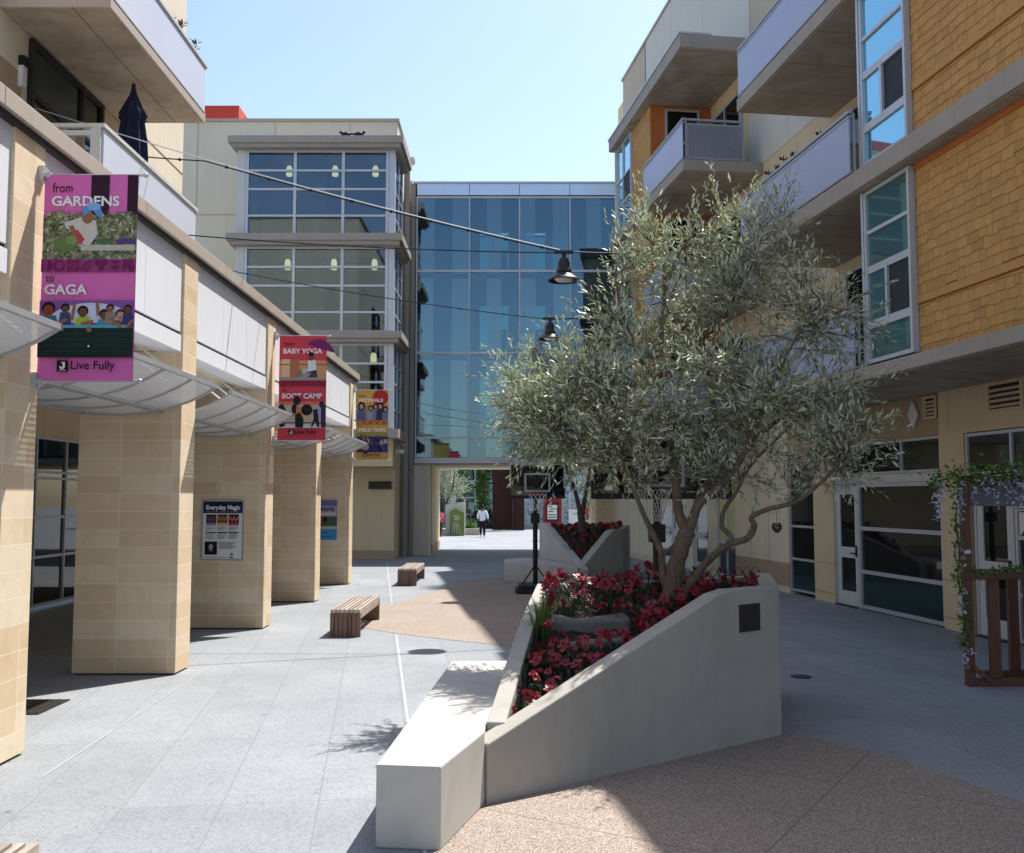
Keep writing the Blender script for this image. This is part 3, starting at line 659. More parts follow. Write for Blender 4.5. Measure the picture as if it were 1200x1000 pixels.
# ------------------------------------------------------------------ apartment building on the right (local frame: x along the front, y outwards)
APT_RZ = R(97.9)
def apartments():
    b = thing('apartment_building', 'tan apartment building with ochre shingled bays and grey balconies along the right side', 'building', (6.70, 18.58, 0), APT_RZ)
    K = dict(local=True)
    B = lambda name, mat, *q, **kw: bx(name, M[mat], b, *q, local=True, **kw)
    B('core', 'tan', -20, 20.4, -4, -.42, 0, 17.9)  # unseen solid box added to stop sun leaking through the facade gaps
    # ground floor wall, piece by piece round the openings
    B('wall', 'tan', -3.12, -2.45, -.35, 0, 0, 3.87, bevel=.004)
    B('wall', 'tan_dark', -2.45, 1.38, -.35, -.04, 3.16, 3.86)
    B('wall', 'tan', -20, -3.12, -.35, 0, 3.14, 3.87)
    B('wall', 'tan', 1.38, 2.3, -.35, 0, 0, 3.87); B('wall', 'tan_dark', 2.3, 3.6, -.35, -.03, 2.82, 3.86)
    B('wall', 'cream', 3.6, 6.9, -.35, 0, .66, 4.06); B('wall', 'tan_dark', 3.6, 6.9, -.35, .004, .14, .655); B('wall', 'cream', 3.6, 6.9, -.35, 0, 0, .135)
    B('wall', 'cream', 6.9, 15.2, -.35, -.02, 2.9, 4.06); B('wall', 'cream', 8.25, 9.0, -.35, 0, 0, 2.9); B('wall', 'cream', 10.3, 11.0, -.35, 0, 0, 2.9)
    B('wall', 'cream', 14.0, 20.5, -.35, 0, .2, 4.06); B('skirting', 'tan', 14.0, 20.5, -.35, .02, 0, .2)
    B('wall', 'tan', -20, -6.6, -.35, 0, 0, 3.13)
    j = MB()
    for s in (-3.05 + .3,): j.box(s, s + .012, -.01, .002, 3.2, 3.86)
    for (s0, s1) in ((-3.12, -2.45), (1.38, 2.3)):
        j.box(s0, s1, -.01, .002, .78, .80); j.box(s0, s1, -.01, .003, .18, .205)
    for s in (4.7, 5.8, 16.2, 17.8): j.box(s, s + .012, -.01, .004, .7, 4.0)
    j.build('wall_joint', M['tan_dark'], b, **K)
    def pm(i, jx): return M['glass_green'] if jx == 0 else M['glass_dark']
    def pm1(i, jx): return M['glass_green'] if jx == 0 else M['glass_dark']
    wnd(b, 'window', 'x', [2.33, 3.57], [.10, .78, 1.5, 2.3, 2.8], -.07, M['alu'], local=True, pane_mat=pm, bar=.05, depth=.09)
    wnd(b, 'shopfront_window', 'x', [-2.42, .36], [.06, .72, 1.54, 2.36], -.07, M['alu'], local=True, pane_mat=pm1, bar=.055, hbar=.07, depth=.1)
    wnd(b, 'transom_window', 'x', [-2.42, -1.2, 1.34], [2.58, 3.13], -.07, M['alu'], M['glass_dark'], local=True, bar=.045, depth=.09)
    B('transom_bar', 'alu_white', -2.45, 1.37, -.13, -.01, 2.40, 2.55)
    def door(s0, s1, zt, lab, glassmat='glass_dark', hs=None):
        d = MB(); w = .14
        d.box(s0, s0 + w, -.10, -.04, .03, zt); d.box(s1 - w, s1, -.10, -.04, .03, zt)
        d.box(s0 + w, s1 - w, -.098, -.042, .03, .30); d.box(s0 + w, s1 - w, -.098, -.042, .95, 1.16); d.box(s0 + w, s1 - w, -.098, -.042, zt - .15, zt)
        d = d.build('door', M['alu_white'], b, **K); d['label'] = lab
        g = MB(); g.box(s0 + w, s1 - w, -.078, -.062, .30, .95); g.box(s0 + w, s1 - w, -.078, -.062, 1.16, zt - .15); g.build('pane', M[glassmat], d, **K)
        hs = hs if hs is not None else s0 + .09
        h = MB(); h.tube([(hs, -.04, 1.05), (hs, .03, 1.05), (hs + (.12 if hs < (s0 + s1) / 2 else -.12), .03, 1.05)], .014, 6); h.box(hs - .03, hs + .03, -.045, -.025, .98, 1.2); h.build('handle', M['black'], d, **K)
        fr = MB(); fr.box(s0 - .05, s0, -.13, -.02, 0, zt + .04); fr.box(s1, s1 + .05, -.13, -.02, 0, zt + .04); fr.box(s0, s1, -.13, -.02, zt, zt + .04); fr.build('frame', M['alu'], d, **K)
        bx('sill', M['dark'], d, s0, s1, -.14, .04, 0, .028, local=True)
    door(.44, 1.32, 2.34, 'white framed door with two dark glass lights, beside the shaded shopfront')
    door(-4.22, -3.36, 2.4, 'white door with one tall dark light behind the timber trellis')
    wnd(b, 'shopfront_window', 'x', [-6.55, -5.4, -4.32], [.06, .72, 1.54, 2.36], -.07, M['alu'], local=True, pane_mat=pm1, bar=.055, depth=.1)
    wnd(b, 'transom_window', 'x', [-6.55, -4.25, -3.16], [2.5, 3.10], -.07, M['alu'], M['glass_dark'], local=True, bar=.05, depth=.09)
    B('transom_bar', 'beige', -6.6, -3.12, -.13, -.012, 2.44, 2.47)
    # far windows and doors
    wnd(b, 'window', 'x', [6.93, 7.6, 8.22], [.08, .95, 2.2, 2.85], -.07, M['alu'], local=True, pane_mat=lambda i, jx: M['glass_green'] if jx == 0 else M['blind'], bar=.06, depth=.09)
    door(9.05, 10.25, 2.4, 'far white framed glass door beyond the tree trunk', 'glass_green'); door(11.05, 12.4, 2.4, 'pale grey door at the far end of the right facade', 'glass_green'); door(12.5, 13.9, 2.4, 'farthest pale grey door of the right facade', 'glass_green')
    B('wall', 'cream', 9.0, 10.3, -.35, -.03, 2.46, 2.9); B('wall', 'cream', 11.0, 14.0, -.35, -.03, 2.46, 2.9)
    # vents
    def vent(s0, s1, z0, z1):
        f = MB(); f.box(s0, s1, .004, .03, z0, z0 + .04); f.box(s0, s1, .004, .03, z1 - .04, z1); f.box(s0, s0 + .04, .004, .03, z0 + .04, z1 - .04); f.box(s1 - .04, s1, .004, .03, z0 + .04, z1 - .04)
        f = f.build('vent', M['tan'], b, **K)
        bx('opening', M['black'], f, s0 + .04, s1 - .04, .001, .004, z0 + .04, z1 - .04, local=True)  # black sheet painting the darkness behind the louvres
        l = MB(); n = 4
        for k in range(n):
            z = z0 + .06 + (z1 - z0 - .12) * k / n; l.add([(s0 + .04, .028, z), (s1 - .04, .028, z), (s1 - .04, .010, z + .045), (s0 + .04, .010, z + .045)], [(0, 1, 2, 3)])
        l.build('louvre', M['tan'], f, **K)
    vent(-2.43, -2.06, 3.44, 3.82); vent(-4.62, -3.8, 3.40, 3.84)
    # upper walls
    B('wall', 'tan', -20, 18, -.4, 0, 4.06, 10.19)
    B('wall', 'tan', -20, 1.15, -.4, 0, 10.2, 13.4); B('wall', 'pale', 1.15, 5.4, -.4, 0, 10.2, 13.4); B('wall', 'tan', 5.4, 18, -.4, 0, 10.2, 13.4)
    B('wall', 'beige', -20, 5.35, -.4, -.02, 13.4, 18.0); B('wall', 'pale', 5.35, 14.8, -.4, 0, 13.4, 18.0); B('wall', 'beige', 14.85, 18, -.4, -.01, 13.4, 18.0)
    B('wall_joint', 'dark', 14.8, 14.85, -.3, .01, 13.4, 18.0)
    j = MB(); j.box(3.2, 3.215, -.01, .003, 10.22, 13.3); j.box(8.8, 8.815, -.01, .003, 13.5, 18); j.box(11.8, 11.815, -.01, .003, 13.5, 18); j.box(-3.6, 5.4, -.01, .004, 10.17, 10.195); j.build('wall_joint', M['beige'], b, **K)
    B('parapet_cap', 'coping', -20, 18.05, -.45, .05, 18.0, 18.08)
    # slabs
    for (z0, z1) in ((3.87, 4.06), (6.79, 7.09), (9.93, 10.2), (13.02, 13.36)):
        for (s0, s1) in ((-20, 1.12), (4.62, 12.1)):
            if z1 > 13 and s0 > 0: s0 = 4.75
            w = MB(); w.box(s0, s1, .002, 2.0, z0, z1); w = w.build('floor_slab', M['slab'], b, local=True, bevel=.012)
            bx('soffit', M['soffit'], w, s0 + .03, s1 - .03, .01, 1.96, z0 - .012, z0 - .001, local=True)
            if z1 > 13: bx('flashing', M['alu'], w, s0, s1 + .01, 1.2, 2.03, z1 + .002, z1 + .05, local=True)
    # balconies
    def balcony(s0, s1, z, sides):
        f = MB(); T = z + 1.02
        f.box(s0, s1, 1.93, 2.0, T - .05, T)
        n = max(1, round((s1 - s0) / 1.6)); L_ = (s1 - s0) / n
        for k in range(n + 1):
            s = min(max(s0 + k * L_, s0 + .03), s1 - .03); f.box(s - .03, s + .03, 1.90, 1.93, z, T - .05)
        f.box(s0, s1, 1.965, 2.005, T - .13, T - .09); f.box(s0, s1, 1.965, 2.005, z + .02, z + .06)
        for s in sides:
            f.box(s - .035, s + .035, .45, 1.93, T - .05, T); f.box(s - .02, s + .02, .5, 1.9, z + .03, z + .08); f.box(s - .02, s + .02, .5, 1.9, T - .16, T - .11)
            f.box(s - .025, s + .025, .45, .5, z, T - .05); f.box(s - .021, s + .021, 1.84, 1.89, z + .08, T - .16)
        f = f.build('balcony_railing', M['rail'], b, **K)
        p = MB(); p.box(s0 + .02, s1 - .02, 1.975, 1.995, z + .06, T - .13); p.build('panel', M['frost'], f, **K)
        if sides:
            p = MB()
            for s in sides: p.box(s - .01, s + .01, .5, 1.84, z + .08, T - .16)
            p.build('glass_panel', M['frost_grey'], f, **K)
    for z in (4.06, 7.09, 10.2):
        balcony(-3.55, 1.05, z, ()); balcony(4.65, 8.15, z, (4.7,))
    # shingled bays
    def shingles(s0, s1, z0, z1, o):
        m = MB(); rr = random.Random(int(s0 * 10 + z0)); z = z0; H = .138
        while z < z1 - .02:
            s = s0
            while s < s1 - .01:
                w = rr.choice((.11, .14, .17, .2, .24)); e = min(s + w, s1)
                zb = max(z0, z + rr.uniform(-.016, .018)); zt = min(z1, z + H + .05); a, c = o + .02, o + .006
                m.add([(s + .003, a, zb), (e - .003, a, zb), (e - .003, c, zt), (s + .003, c, zt), (s + .003, o, zb), (e - .003, o, zb), (e - .003, o, zt), (s + .003, o, zt)],
                      [(0, 3, 2, 1), (0, 1, 5, 4), (1, 2, 6, 5), (3, 0, 4, 7), (2, 3, 7, 6)])
                s = e
            z += H
        return m
    floors = ((4.06, 6.775), (7.09, 9.915), (10.2, 13.0))
    for fi, (z0, z1) in enumerate(floors):
        # near bay
        w = B('bay', 'orange', -12, -4.93, .005, 1.74, z0 + .002, z1)
        sh = shingles(-12, -4.94, z0, z0 + .72, 1.74); sh2 = shingles(-12, -4.94, z0 + .86, z1 - .09, 1.74)
        sh.build('shingle_cladding', M['shingle'], w, **K); sh2.build('shingle_cladding', M['shingle'], w, **K)
        bx('trim_board', M['shingle'], w, -12, -4.935, 1.74, 1.775, z0 + .74, z0 + .85, local=True); bx('trim_board', M['orange'], w, -12, -4.935, 1.74, 1.765, z1 - .09, z1, local=True)
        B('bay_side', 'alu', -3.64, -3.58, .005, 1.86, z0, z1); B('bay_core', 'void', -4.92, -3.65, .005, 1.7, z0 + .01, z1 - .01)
        zs = [z0 + .1, z0 + .62, z0 + 1.46, z0 + 2.06, z1 - .04]
        gm = 'glass_teal' if fi == 0 else 'glass_mirror'
        def pmat(i, jx, gm=gm): return M['screen'] if (i == 0 and jx == 1) else M[gm]
        fr, pn = MB(), MB()
        wgrid(fr, pn, 'x', [-4.9, -3.68], [zs[0], zs[1]], 1.80, depth=.1, bar=.06, pane_mat=lambda i, jx: M[gm])
        wgrid(fr, pn, 'x', [-4.9, -4.25, -3.68], [zs[1] + .06, zs[2]], 1.80, depth=.1, bar=.06, pane_mat=lambda i, jx: M['screen'] if i == 0 else M[gm])
        wgrid(fr, pn, 'x', [-4.9, -3.68], [zs[2] + .05, zs[3], zs[4]], 1.80, depth=.1, bar=.055, pane_mat=lambda i, jx: M[gm])
        f = fr.build('bay_window', M['alu'], b, **K); pn.build('pane', None, f, **K)
        wnd(b, 'sliding_window', 'x', [-3.45, -1.5, .45], [z0 + .08, z0 + .95, z1 - .25], .05, M['alu'], M['glass_dark'], local=True, bar=.07, depth=.08)
        # far bay
        w = B('bay', 'orange', 8.23, 10.1, .005, 1.74, z0 + .002, z1)
        shingles(8.26, 10.1, z0, z1, 1.74).build('shingle_cladding', M['shingle'], w, **K)
        f = MB(); f.box(8.17, 8.23, .35, .42, z0 + .1, z1 - .1); f.box(8.17, 8.23, 1.28, 1.34, z0 + .1, z1 - .1); f.box(8.18, 8.229, .42, 1.28, z0 + .1, z0 + .16); f.box(8.18, 8.229, .42, 1.28, z0 + 1.72, z0 + 1.8); f.box(8.18, 8.229, .42, 1.28, z1 - .16, z1 - .1)
        f = f.build('balcony_door', M['alu'], b, **K); bx('pane', M['glass_dark'], f, 8.2, 8.22, .42, 1.28, z0 + .16, z1 - .16, local=True)
        wnd(b, 'bay_window', 'x', [10.14, 11.05, 11.8], [z0 + .1, z0 + .9, z0 + 1.7, z1 - .06], 1.78, M['alu'], local=True, pane_mat=lambda i, jx: M['screen'] if (i == 0 and jx == 1) else (M['glass_mirror'] if z0 > 10 else M['glass_dim']), bar=.06, depth=.1)
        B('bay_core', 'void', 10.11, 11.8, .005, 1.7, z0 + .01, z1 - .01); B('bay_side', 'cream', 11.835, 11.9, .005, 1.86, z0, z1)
        wnd(b, 'sliding_window', 'x', [5.9, 7.0, 8.0], [z0 + .08, z1 - .5], .05, M['alu'], M['glass_dark'], local=True, bar=.06, depth=.08)
    return b
M['blind'] = surf('pale_yellow_blind', S(206, 206, 150), .6, .1, 1, 0)  # yellow glow of the lit window put into the pane colour
APT = apartments(); AM = MW[APT.name]
def ap(s, o_, z): return AM @ Vector((s, o_, z))
def apt_thing(name, label, cat, s, o_, z, group=None): return thing(name, label, cat, ap(s, o_, z), APT_RZ, group)
# diamond sign, wall light, notice in the window
t = MB(); t.add([(-.16, .0, 0), (0, 0, -.25), (.16, 0, 0), (0, 0, .25), (-.16, .03, 0), (0, .03, -.25), (.16, .03, 0), (0, .03, .25)], [(0, 1, 2, 3), (7, 6, 5, 4), (0, 4, 5, 1), (1, 5, 6, 2), (2, 6, 7, 3), (3, 7, 4, 0)])
o = one(t, 'diamond_sign', M['white'], 'white diamond shaped wall plate above the shaded shopfront', 'wall plate'); o.location = ap(-1.69, -.02, 3.55); o.rotation_euler = (0, 0, APT_RZ)
t = apt_thing('wall_sconce', 'small black and white wall light under the far roof slab, by the upper right balcony', 'wall light', 3.9, 0, 12.3)
m = MB(); m.box(-.06, .06, 0, .1, .1, .26); m.build('cap', M['black'], t, local=True); m = MB(); m.box(-.05, .05, 0, .08, -.2, .1); m.build('diffuser', M['white'], t, local=True)
t = apt_thing('notice', 'small printed notice behind the shop window right of the white door', 'notice', -4.62, -.05, 1.9)
m = MB(); m.box(-.26, .26, 0, .008, -.35, .1); m.build('paper', M['white'], t, local=True)
m = MB(); m.use(M['black'])
for q, w in ((.05, .4), (.01, .3)): m.box(.24 - w, .24, .003, .011, q, q + .02)
m.use(M['redpost']); m.sheet([(.26, .012, -.35), (-.2, .012, -.35), (-.2, .012, -.25), (.1, .012, -.2)]); m.build('print', None, t, local=True)
M['plum'] = leaf_mat('dark_succulent', S(40, 44, 36), S(56, 52, 48))
# potted plants on the balconies
def pot_plant(label, p, h, col=None, n=7):
    t = thing('potted_plant', label, 'potted plant', p, 0, 'potted plants on the balconies'); x, y, z = p
    m = MB(); m.lathe([(0, 0), (.09, 0), (.12, .2), (.10, .2), (.09, .17), (0, .17)], (x, y, z), 12); m.build('pot', M['dark'], t, smooth=True)
    m = MB()
    for k in range(n):
        a = k * 2.4; e = Vector((x + .16 * math.cos(a), y + .16 * math.sin(a), z + h * (.85 + .15 * rnd.random()))); m.use(M['plum']); m.tube([(x, y, z + .15), (x + .06 * math.cos(a), y + .06 * math.sin(a), z + h * .6), e], [.012, .01, .006], 5)
        for q in range(7):
            c = a + q * .9; m.add([e, e + Vector((.06 * math.cos(c), .06 * math.sin(c), .02)), e + Vector((.10 * math.cos(c + .2), .10 * math.sin(c + .2), .07)), e + Vector((.05 * math.cos(c + .5), .05 * math.sin(c + .5), .05))], [(0, 1, 2, 3)])
    m.build('foliage', None, t)
for s, h, w in ((-2.4, 1.22, 'nearest the bay window on'), (-.9, 1.3, 'midway along'), (-.2, 1.26, 'just left of the tallest plant on')): pot_plant('thin potted succulent at the rail, %s right middle balcony' % w, ap(s, 1.75, 7.09), h, n=4)
pot_plant('dark spiky succulent on the upper left balcony rail, nearer the camera', (-5.62, 15.75, 8.96), 1.08, n=4); pot_plant('dark purple succulent on the upper left balcony rail, nearer the corner', (-5.62, 16.45, 8.96), 1.06, n=4)
# closed parasol on the left balcony
def parasol():
    x, y, z = -5.85, 14.75, 6.12
    t = thing('closed_parasol', 'closed navy parasol standing on the left balcony', 'parasol', (x, y, z))
    m = MB(); m.tube([(x, y, z), (x, y, z + 2.28)], .02, 8); m.build('pole', M['dark'], t)
    m = MB(); m.lathe([(0, 0), (.24, 0), (.24, .05), (.05, .09), (0, .09)], (x, y, z), 18); m.build('base', M['dark'], t)
    m = MB(); m.smooth = True; rows = []
    for (r, q) in ((.03, 2.3), (.05, 2.2), (.13, 2.0), (.19, 1.85), (.15, 1.8), (.19, 1.5), (.21, 1.2), (.20, 1.0), (.23, .93)):
        rows.append([(x + r * (1 + .22 * math.cos(8 * a)) * math.cos(a), y + r * (1 + .22 * math.cos(8 * a)) * math.sin(a), z + q) for a in [2 * math.pi * k / 32 for k in range(33)]])
    m.grid(rows[::-1]); m.build('canopy', M['navy'], t)
    m = MB(); m.lathe([(0, .12), (.03, .1), (.035, 0), (0, 0)], (x, y, z + 2.28), 10); m.build('finial', M['black'], t)
parasol()

# ------------------------------------------------------------------ benches
def bench(label, y0, y1):
    x0, x1, H = -2.78, -2.31, .415
    t = thing('slatted_bench', label, 'bench', ((x0 + x1) / 2, (y0 + y1) / 2, 0), 0, 'slatted benches along the arcade')
    n = 7; w = (x1 - x0) / n
    m = MB()
    for k in range(n): m.box(x0 + k * w + .013, x0 + (k + 1) * w - .013, y0, y1, H - .05, H)
    m.build('seat', M['bench_top'], t)
    r = MB()
    for y in (y0 + .2, (y0 + y1) / 2, y1 - .2): r.box(x0 + .02, x1 - .02, y - .03, y + .03, H - .10, H - .05)
    r.build('cross_rail', M['dark'], t)
    for a, c in ((y0, y0 + .05), (y1 - .05, y1)):
        m = MB()
        for k in range(n): m.box(x0 + k * w + .004, x0 + (k + 1) * w - .004, a, c, 0.005, H - .052)
        m.box(x0 + .01, x1 - .01, a + .055 if a == y0 else a - .03, a + .08 if a == y0 else a - .005, .02, H - .1)
        m.build('end_panel', M['bench'], t)
    for sx in (x0 + .01, x1 - .05):
        bx('side_rail', M['bench_top'], t, sx, sx + .04, y0 + .051, y1 - .051, H - .145, H - .051)
bench('slatted wooden bench in the middle of the three, beside the pink aggregate paving', 15.15, 17.35)
bench('farthest slatted wooden bench, nearest the passage', 24.0, 26.2)
bench('nearest slatted wooden bench, only its corner showing at the bottom left', 2.8, 4.96)

# ------------------------------------------------------------------ planters
def poly_in(p, poly):
    x, y = p; c = False; j = len(poly) - 1
    for i in range(len(poly)):
        (xi, yi), (xj, yj) = poly[i], poly[j]
        if (yi > y) != (yj > y) and x < (xj - xi) * (y - yi) / (yj - yi) + xi: c = not c
        j = i
    return c
def tower_wall(mb, a, b, prof, th, side, z0=0):
    """wall between plan points a and b, profile [(t 0..1, top z)], thickness th towards side (+1 left, -1 right)"""
    a = Vector((a[0], a[1], 0)); b = Vector((b[0], b[1], 0)); u = (b - a); nrm = Vector((-u.y, u.x, 0)).normalized() * th * side
    o = len(mb.v); n = len(prof)
    for off in (Vector(), nrm):
        for t, z in prof: p = a + u * t + off; mb.v.append((p.x, p.y, z))
        for t, z in prof: p = a + u * t + off; mb.v.append((p.x, p.y, z0))
    def f(*i): mb._f(tuple(o + k for k in (i if side > 0 else i[::-1])))
    for i in range(n - 1):
        f(n + i, n + i + 1, i + 1, i)                     # outer face
        f(2 * n + i, 2 * n + i + 1, 3 * n + i + 1, 3 * n + i)
        f(i, i + 1, 2 * n + i + 1, 2 * n + i)             # top
    f(0, 2 * n, 3 * n, n); f(n - 1, 2 * n - 1, 4 * n - 1, 3 * n - 1)

def planter_main():
    t = thing('concrete_planter', 'large wedge shaped concrete planter with a built in seat in the foreground', 'planter', (1, 9, 0))
    A, Bp, C, D_, E_ = (-.17, 6.94), (2.41, 8.94), (-.185, 7.2), (.27, 10.6), (2.8, 10.9)
    m = MB(); tower_wall(m, A, Bp, [(0, .405), (.375, .848), (.745, 1.285), (.80, 1.315), (1, 1.315)], .17, 1)
    m.build('front_wall', M['concrete'], t, bevel=.012)
    m = MB(); tower_wall(m, C, D_, [(0, .50), (.12, .60), (.3, .76), (.5, .93), (.75, 1.08), (1, 1.2)], .14, -1); m.build('sloped_wall', M['concrete'], t, bevel=.012)
    m = MB(); tower_wall(m, (.3, 10.62), E_, [(0, 1.2), (.3, 1.2), (1, 1.28)], .18, -1); m.build('back_wall', M['concrete'], t, bevel=.012)
    m = MB(); tower_wall(m, (2.42, 8.97), (2.8, 10.72), [(0, 1.313), (1, 1.30)], .16, 1); m.build('side_wall', M['concrete'], t, bevel=.012)
    S_ = [(-.825, 6.09), (-.43, 6.04), (-.192, 6.93), (-.19, 7.19), (-.03, 8.4), (.172, 9.93), (-.60, 9.9)]
    m = MB(); m.prism(S_, .0, .495); m.build('seat_block', M['concrete_seat'], t, bevel=.012)
    u = Vector((.7903, .6127, 0)); n = Vector((.6127, -.7903, 0)); p = Vector((-.17, 6.94, 0)) + u * 2.83
    m = MB(); q = [(-.13, .0), (.14, .0), (.14, .235), (-.13, .235)]
    lo = [p + u * a + n * .004 + Vector((0, 0, 1.0 + z - .05)) for a, z in q]; hi = [v + n * .012 for v in lo]
    m.add(lo + hi, [(3, 2, 1, 0), (4, 5, 6, 7), (0, 1, 5, 4), (1, 2, 6, 5), (2, 3, 7, 6), (3, 0, 4, 7)]); m.build('plaque', M['dark'], t)
    # soil
    poly = [(-.02, 7.2), (2.3, 9.0), (2.62, 10.72), (.4, 10.42)]
    def soil_z(x, y): return min(.29 + .28 * (y - 7.0), 1.13)
    m = MB(); nn = 26; m.smooth = True
    rows = []
    for i in range(nn + 1):
        v = i / nn; a = Vector((-.03, 7.12, 0)).lerp(Vector((.38, 10.5, 0)), v); c = Vector((.1, 7.2, 0)).lerp(Vector((2.62, 10.75, 0)), v) if 0 else Vector((.0, 7.12, 0)).lerp(Vector((2.33, 8.95, 0)), min(1, v * 2)) if v < .5 else Vector((2.33, 8.95, 0)).lerp(Vector((2.66, 10.75, 0)), v * 2 - 1)
        rows.append([(lambda p: (p.x, p.y, min(soil_z(p.x, p.y), 1.15) + rnd.uniform(-.02, .02)))(a.lerp(c, k / nn)) for k in range(nn + 1)])
    m.grid(rows); tag(m.build('soil', M['soil'], t), kind='stuff')
    return t, soil_z, poly
PL, SOIL, PPOLY = planter_main()
def rock(label, pts, z0, z1):
    m = MB(); n = len(pts); m.prism([(x + rnd.uniform(-.02, .02), y + rnd.uniform(-.02, .02)) for x, y in pts], z0, z1, [z1 + rnd.uniform(-.03, .03) for _ in pts])
    o = one(m, 'terrace_stone', M['rock'], label, 'stone', 'terrace stones in the flower bed', bevel=.03)
rock('long grey terrace stone crossing the middle of the flower bed', [(.36, 9.2), (.62, 9.12), (1.12, 9.2), (1.10, 9.48), (.6, 9.42), (.36, 9.5)], .62, 1.0)
rock('low grey stone just below the long terrace stone in the flower bed', [(.40, 8.76), (1.0, 8.8), (.98, 9.02), (.40, 8.96)], .55, .84)

# flowers: one anemone with parts, then copies
M['ring'] = surf('pale_pink_ring', S(150, 96, 106), .6, .1, 20, 0)
def poppy_proto(tilt, k0):
    t = thing('anemone_flower', 'red anemone flower with a dark centre and white ring, in the foreground planter bed', 'flower', (0, 0, 0), 0, 'red anemones in the foreground planter')
    H = .17; T = Matrix.Translation((0, -.02 * tilt, H)) @ Matrix.Rotation(tilt, 4, 'X')
    def put(m):
        m.v = [tuple(T @ Vector(p)) for p in m.v]; return m
    m = MB(); m.tube([(0, .01, -.03), (.008, .012, .07), (0, .008, H - .03), (0, -.02 * tilt, H)], [.0042, .0038, .0035, .003], 5)
    for q in range(9):
        a = q * .7; m.add([(.006 * math.cos(a), .01 + .006 * math.sin(a), .10), (.03 * math.cos(a - .2), .01 + .03 * math.sin(a - .2), .108), (.05 * math.cos(a), .01 + .05 * math.sin(a), .10), (.03 * math.cos(a + .2), .01 + .03 * math.sin(a + .2), .108)], [(0, 1, 2, 3)])
    m.build('stem', M['stem'], t, local=True)
    m = MB(); m.smooth = True; rr = random.Random(k0)
    for layer, (n, r, lift) in enumerate(((5, .062, .006), (4, .052, .018))):
        for k in range(n):
            a = 2 * math.pi * (k + layer * .5) / n + rr.uniform(-.08, .08); w = .023 * rr.uniform(.8, 1.2); rk = r * rr.uniform(.8, 1.12); lf = lift * rr.uniform(-.8, 2.4)
            rows = []
            for q, (d, ww, z) in enumerate(((.006, .3, 0), (rk * .45, .9, lf * .25), (rk * .8, 1, lf * .7), (rk, .55, lf * .9))):
                row = []
                for j in (-1, 0, 1):
                    x, y = d - (.006 if j else 0) * q / 3, j * w * ww
                    row.append((x * math.cos(a) - y * math.sin(a), x * math.sin(a) + y * math.cos(a), z + (.005 if j else 0) + layer * .003))
                rows.append(row)
            m.grid(rows)
    put(m).build('petals', M['petal'], t, local=True)
    m = MB(); m.use(M['ring']); m.lathe([(.0, .0085), (.0165, .0098), (.0178, .007)], (0, 0, 0), 12); m.use(M['hair']); m.smooth = True; m.blob((0, 0, .012), (.013, .013, .009), 10, 6); put(m).build('centre', None, t, local=True)
    return t
PROTOS = [poppy_proto(t_, i) for i, t_ in enumerate((.15, .5, .8, 1.1, .35, 1.35))]
fl = []; tries = 0
while len(fl) < 240 and tries < 9000:
    tries += 1
    x, y = rnd.uniform(-.1, 2.7), rnd.uniform(7.25, 10.6)
    if not poly_in((x, y), PPOLY): continue
    if 8.72 < y < 9.45 and .35 < x < 1.1 and rnd.random() < .9: continue
    if math.hypot(x - 1.62, y - 9.75) < .2: continue
    if any(math.hypot(x - a, y - c) < .062 for a, c in fl): continue
    fl.append((x, y))
for i, (x, y) in enumerate(fl):
    o = PROTOS[i] if i < len(PROTOS) else copy_tree(rnd.choice(PROTOS))
    s = rnd.choice((.6, .72, .82, .92, 1.05)); o.location = (x, y, SOIL(x, y) + rnd.uniform(-.03, .05)); o.scale = (s, s, s * rnd.uniform(.75, 1.35)); o.rotation_euler = (rnd.uniform(-.12, .12), rnd.uniform(-.12, .12), rnd.gauss(0, .7) if rnd.random() < .8 else rnd.uniform(0, 6.28))
def bed_foliage(name, label, pts, h, dens, mat, seed):
    """fine stems and cut leaves between the flowers"""
    g = np.random.default_rng(seed); m = MB()
    for (x, y, z) in pts:
        for _ in range(dens):
            a = g.uniform(0, 6.28); l = h * g.uniform(.4, 1.1); lean = g.uniform(.1, .8) * l
            b0 = Vector((x + g.uniform(-.04, .04), y + g.uniform(-.04, .04), z - .02)); p1 = b0 + Vector((lean * .4 * math.cos(a), lean * .4 * math.sin(a), l * .65)); p2 = b0 + Vector((lean * math.cos(a), lean * math.sin(a), l))
            w = Vector((-math.sin(a), math.cos(a), 0)) * g.uniform(.003, .009)
            m.add([b0 - w * .6, b0 + w * .6, p1 + w, p2, p1 - w], [(0, 1, 2, 4), (4, 2, 3)])
    tag(m.build(name, mat), label, 'ground cover', None, 'stuff')
g = random.Random(5); pts = []
while len(pts) < 700:
    x, y = g.uniform(-.1, 2.7), g.uniform(7.1, 10.75)
    if poly_in((x, y), PPOLY) and not (8.7 < y < 9.5 and x < 1.12): pts.append((x, y, min(SOIL(x, y), 1.15)))
bed_foliage('flower_foliage', 'fine grey green stems and leaves between the anemones of the foreground planter', pts, .15, 10, M['stem'], 1)
tf = MB()
for k in range(60):
    a = g.uniform(0, 6.28); r = g.uniform(0, .09); x, y = .27 + r * math.cos(a), 9.0 + r * math.sin(a); l = g.uniform(.22, .42); lean = g.uniform(.02, .22)
    z = SOIL(x, y); w = Vector((-math.sin(a), math.cos(a), 0)) * .008
    p0 = Vector((x, y, z)); p1 = p0 + Vector((lean * .3 * math.cos(a), lean * .3 * math.sin(a), l * .6)); p2 = p0 + Vector((lean * math.cos(a), lean * math.sin(a), l))
    tf.add([p0 - w, p0 + w, p1 + w * .8, p2, p1 - w * .8], [(0, 1, 2, 4), (4, 2, 3)])
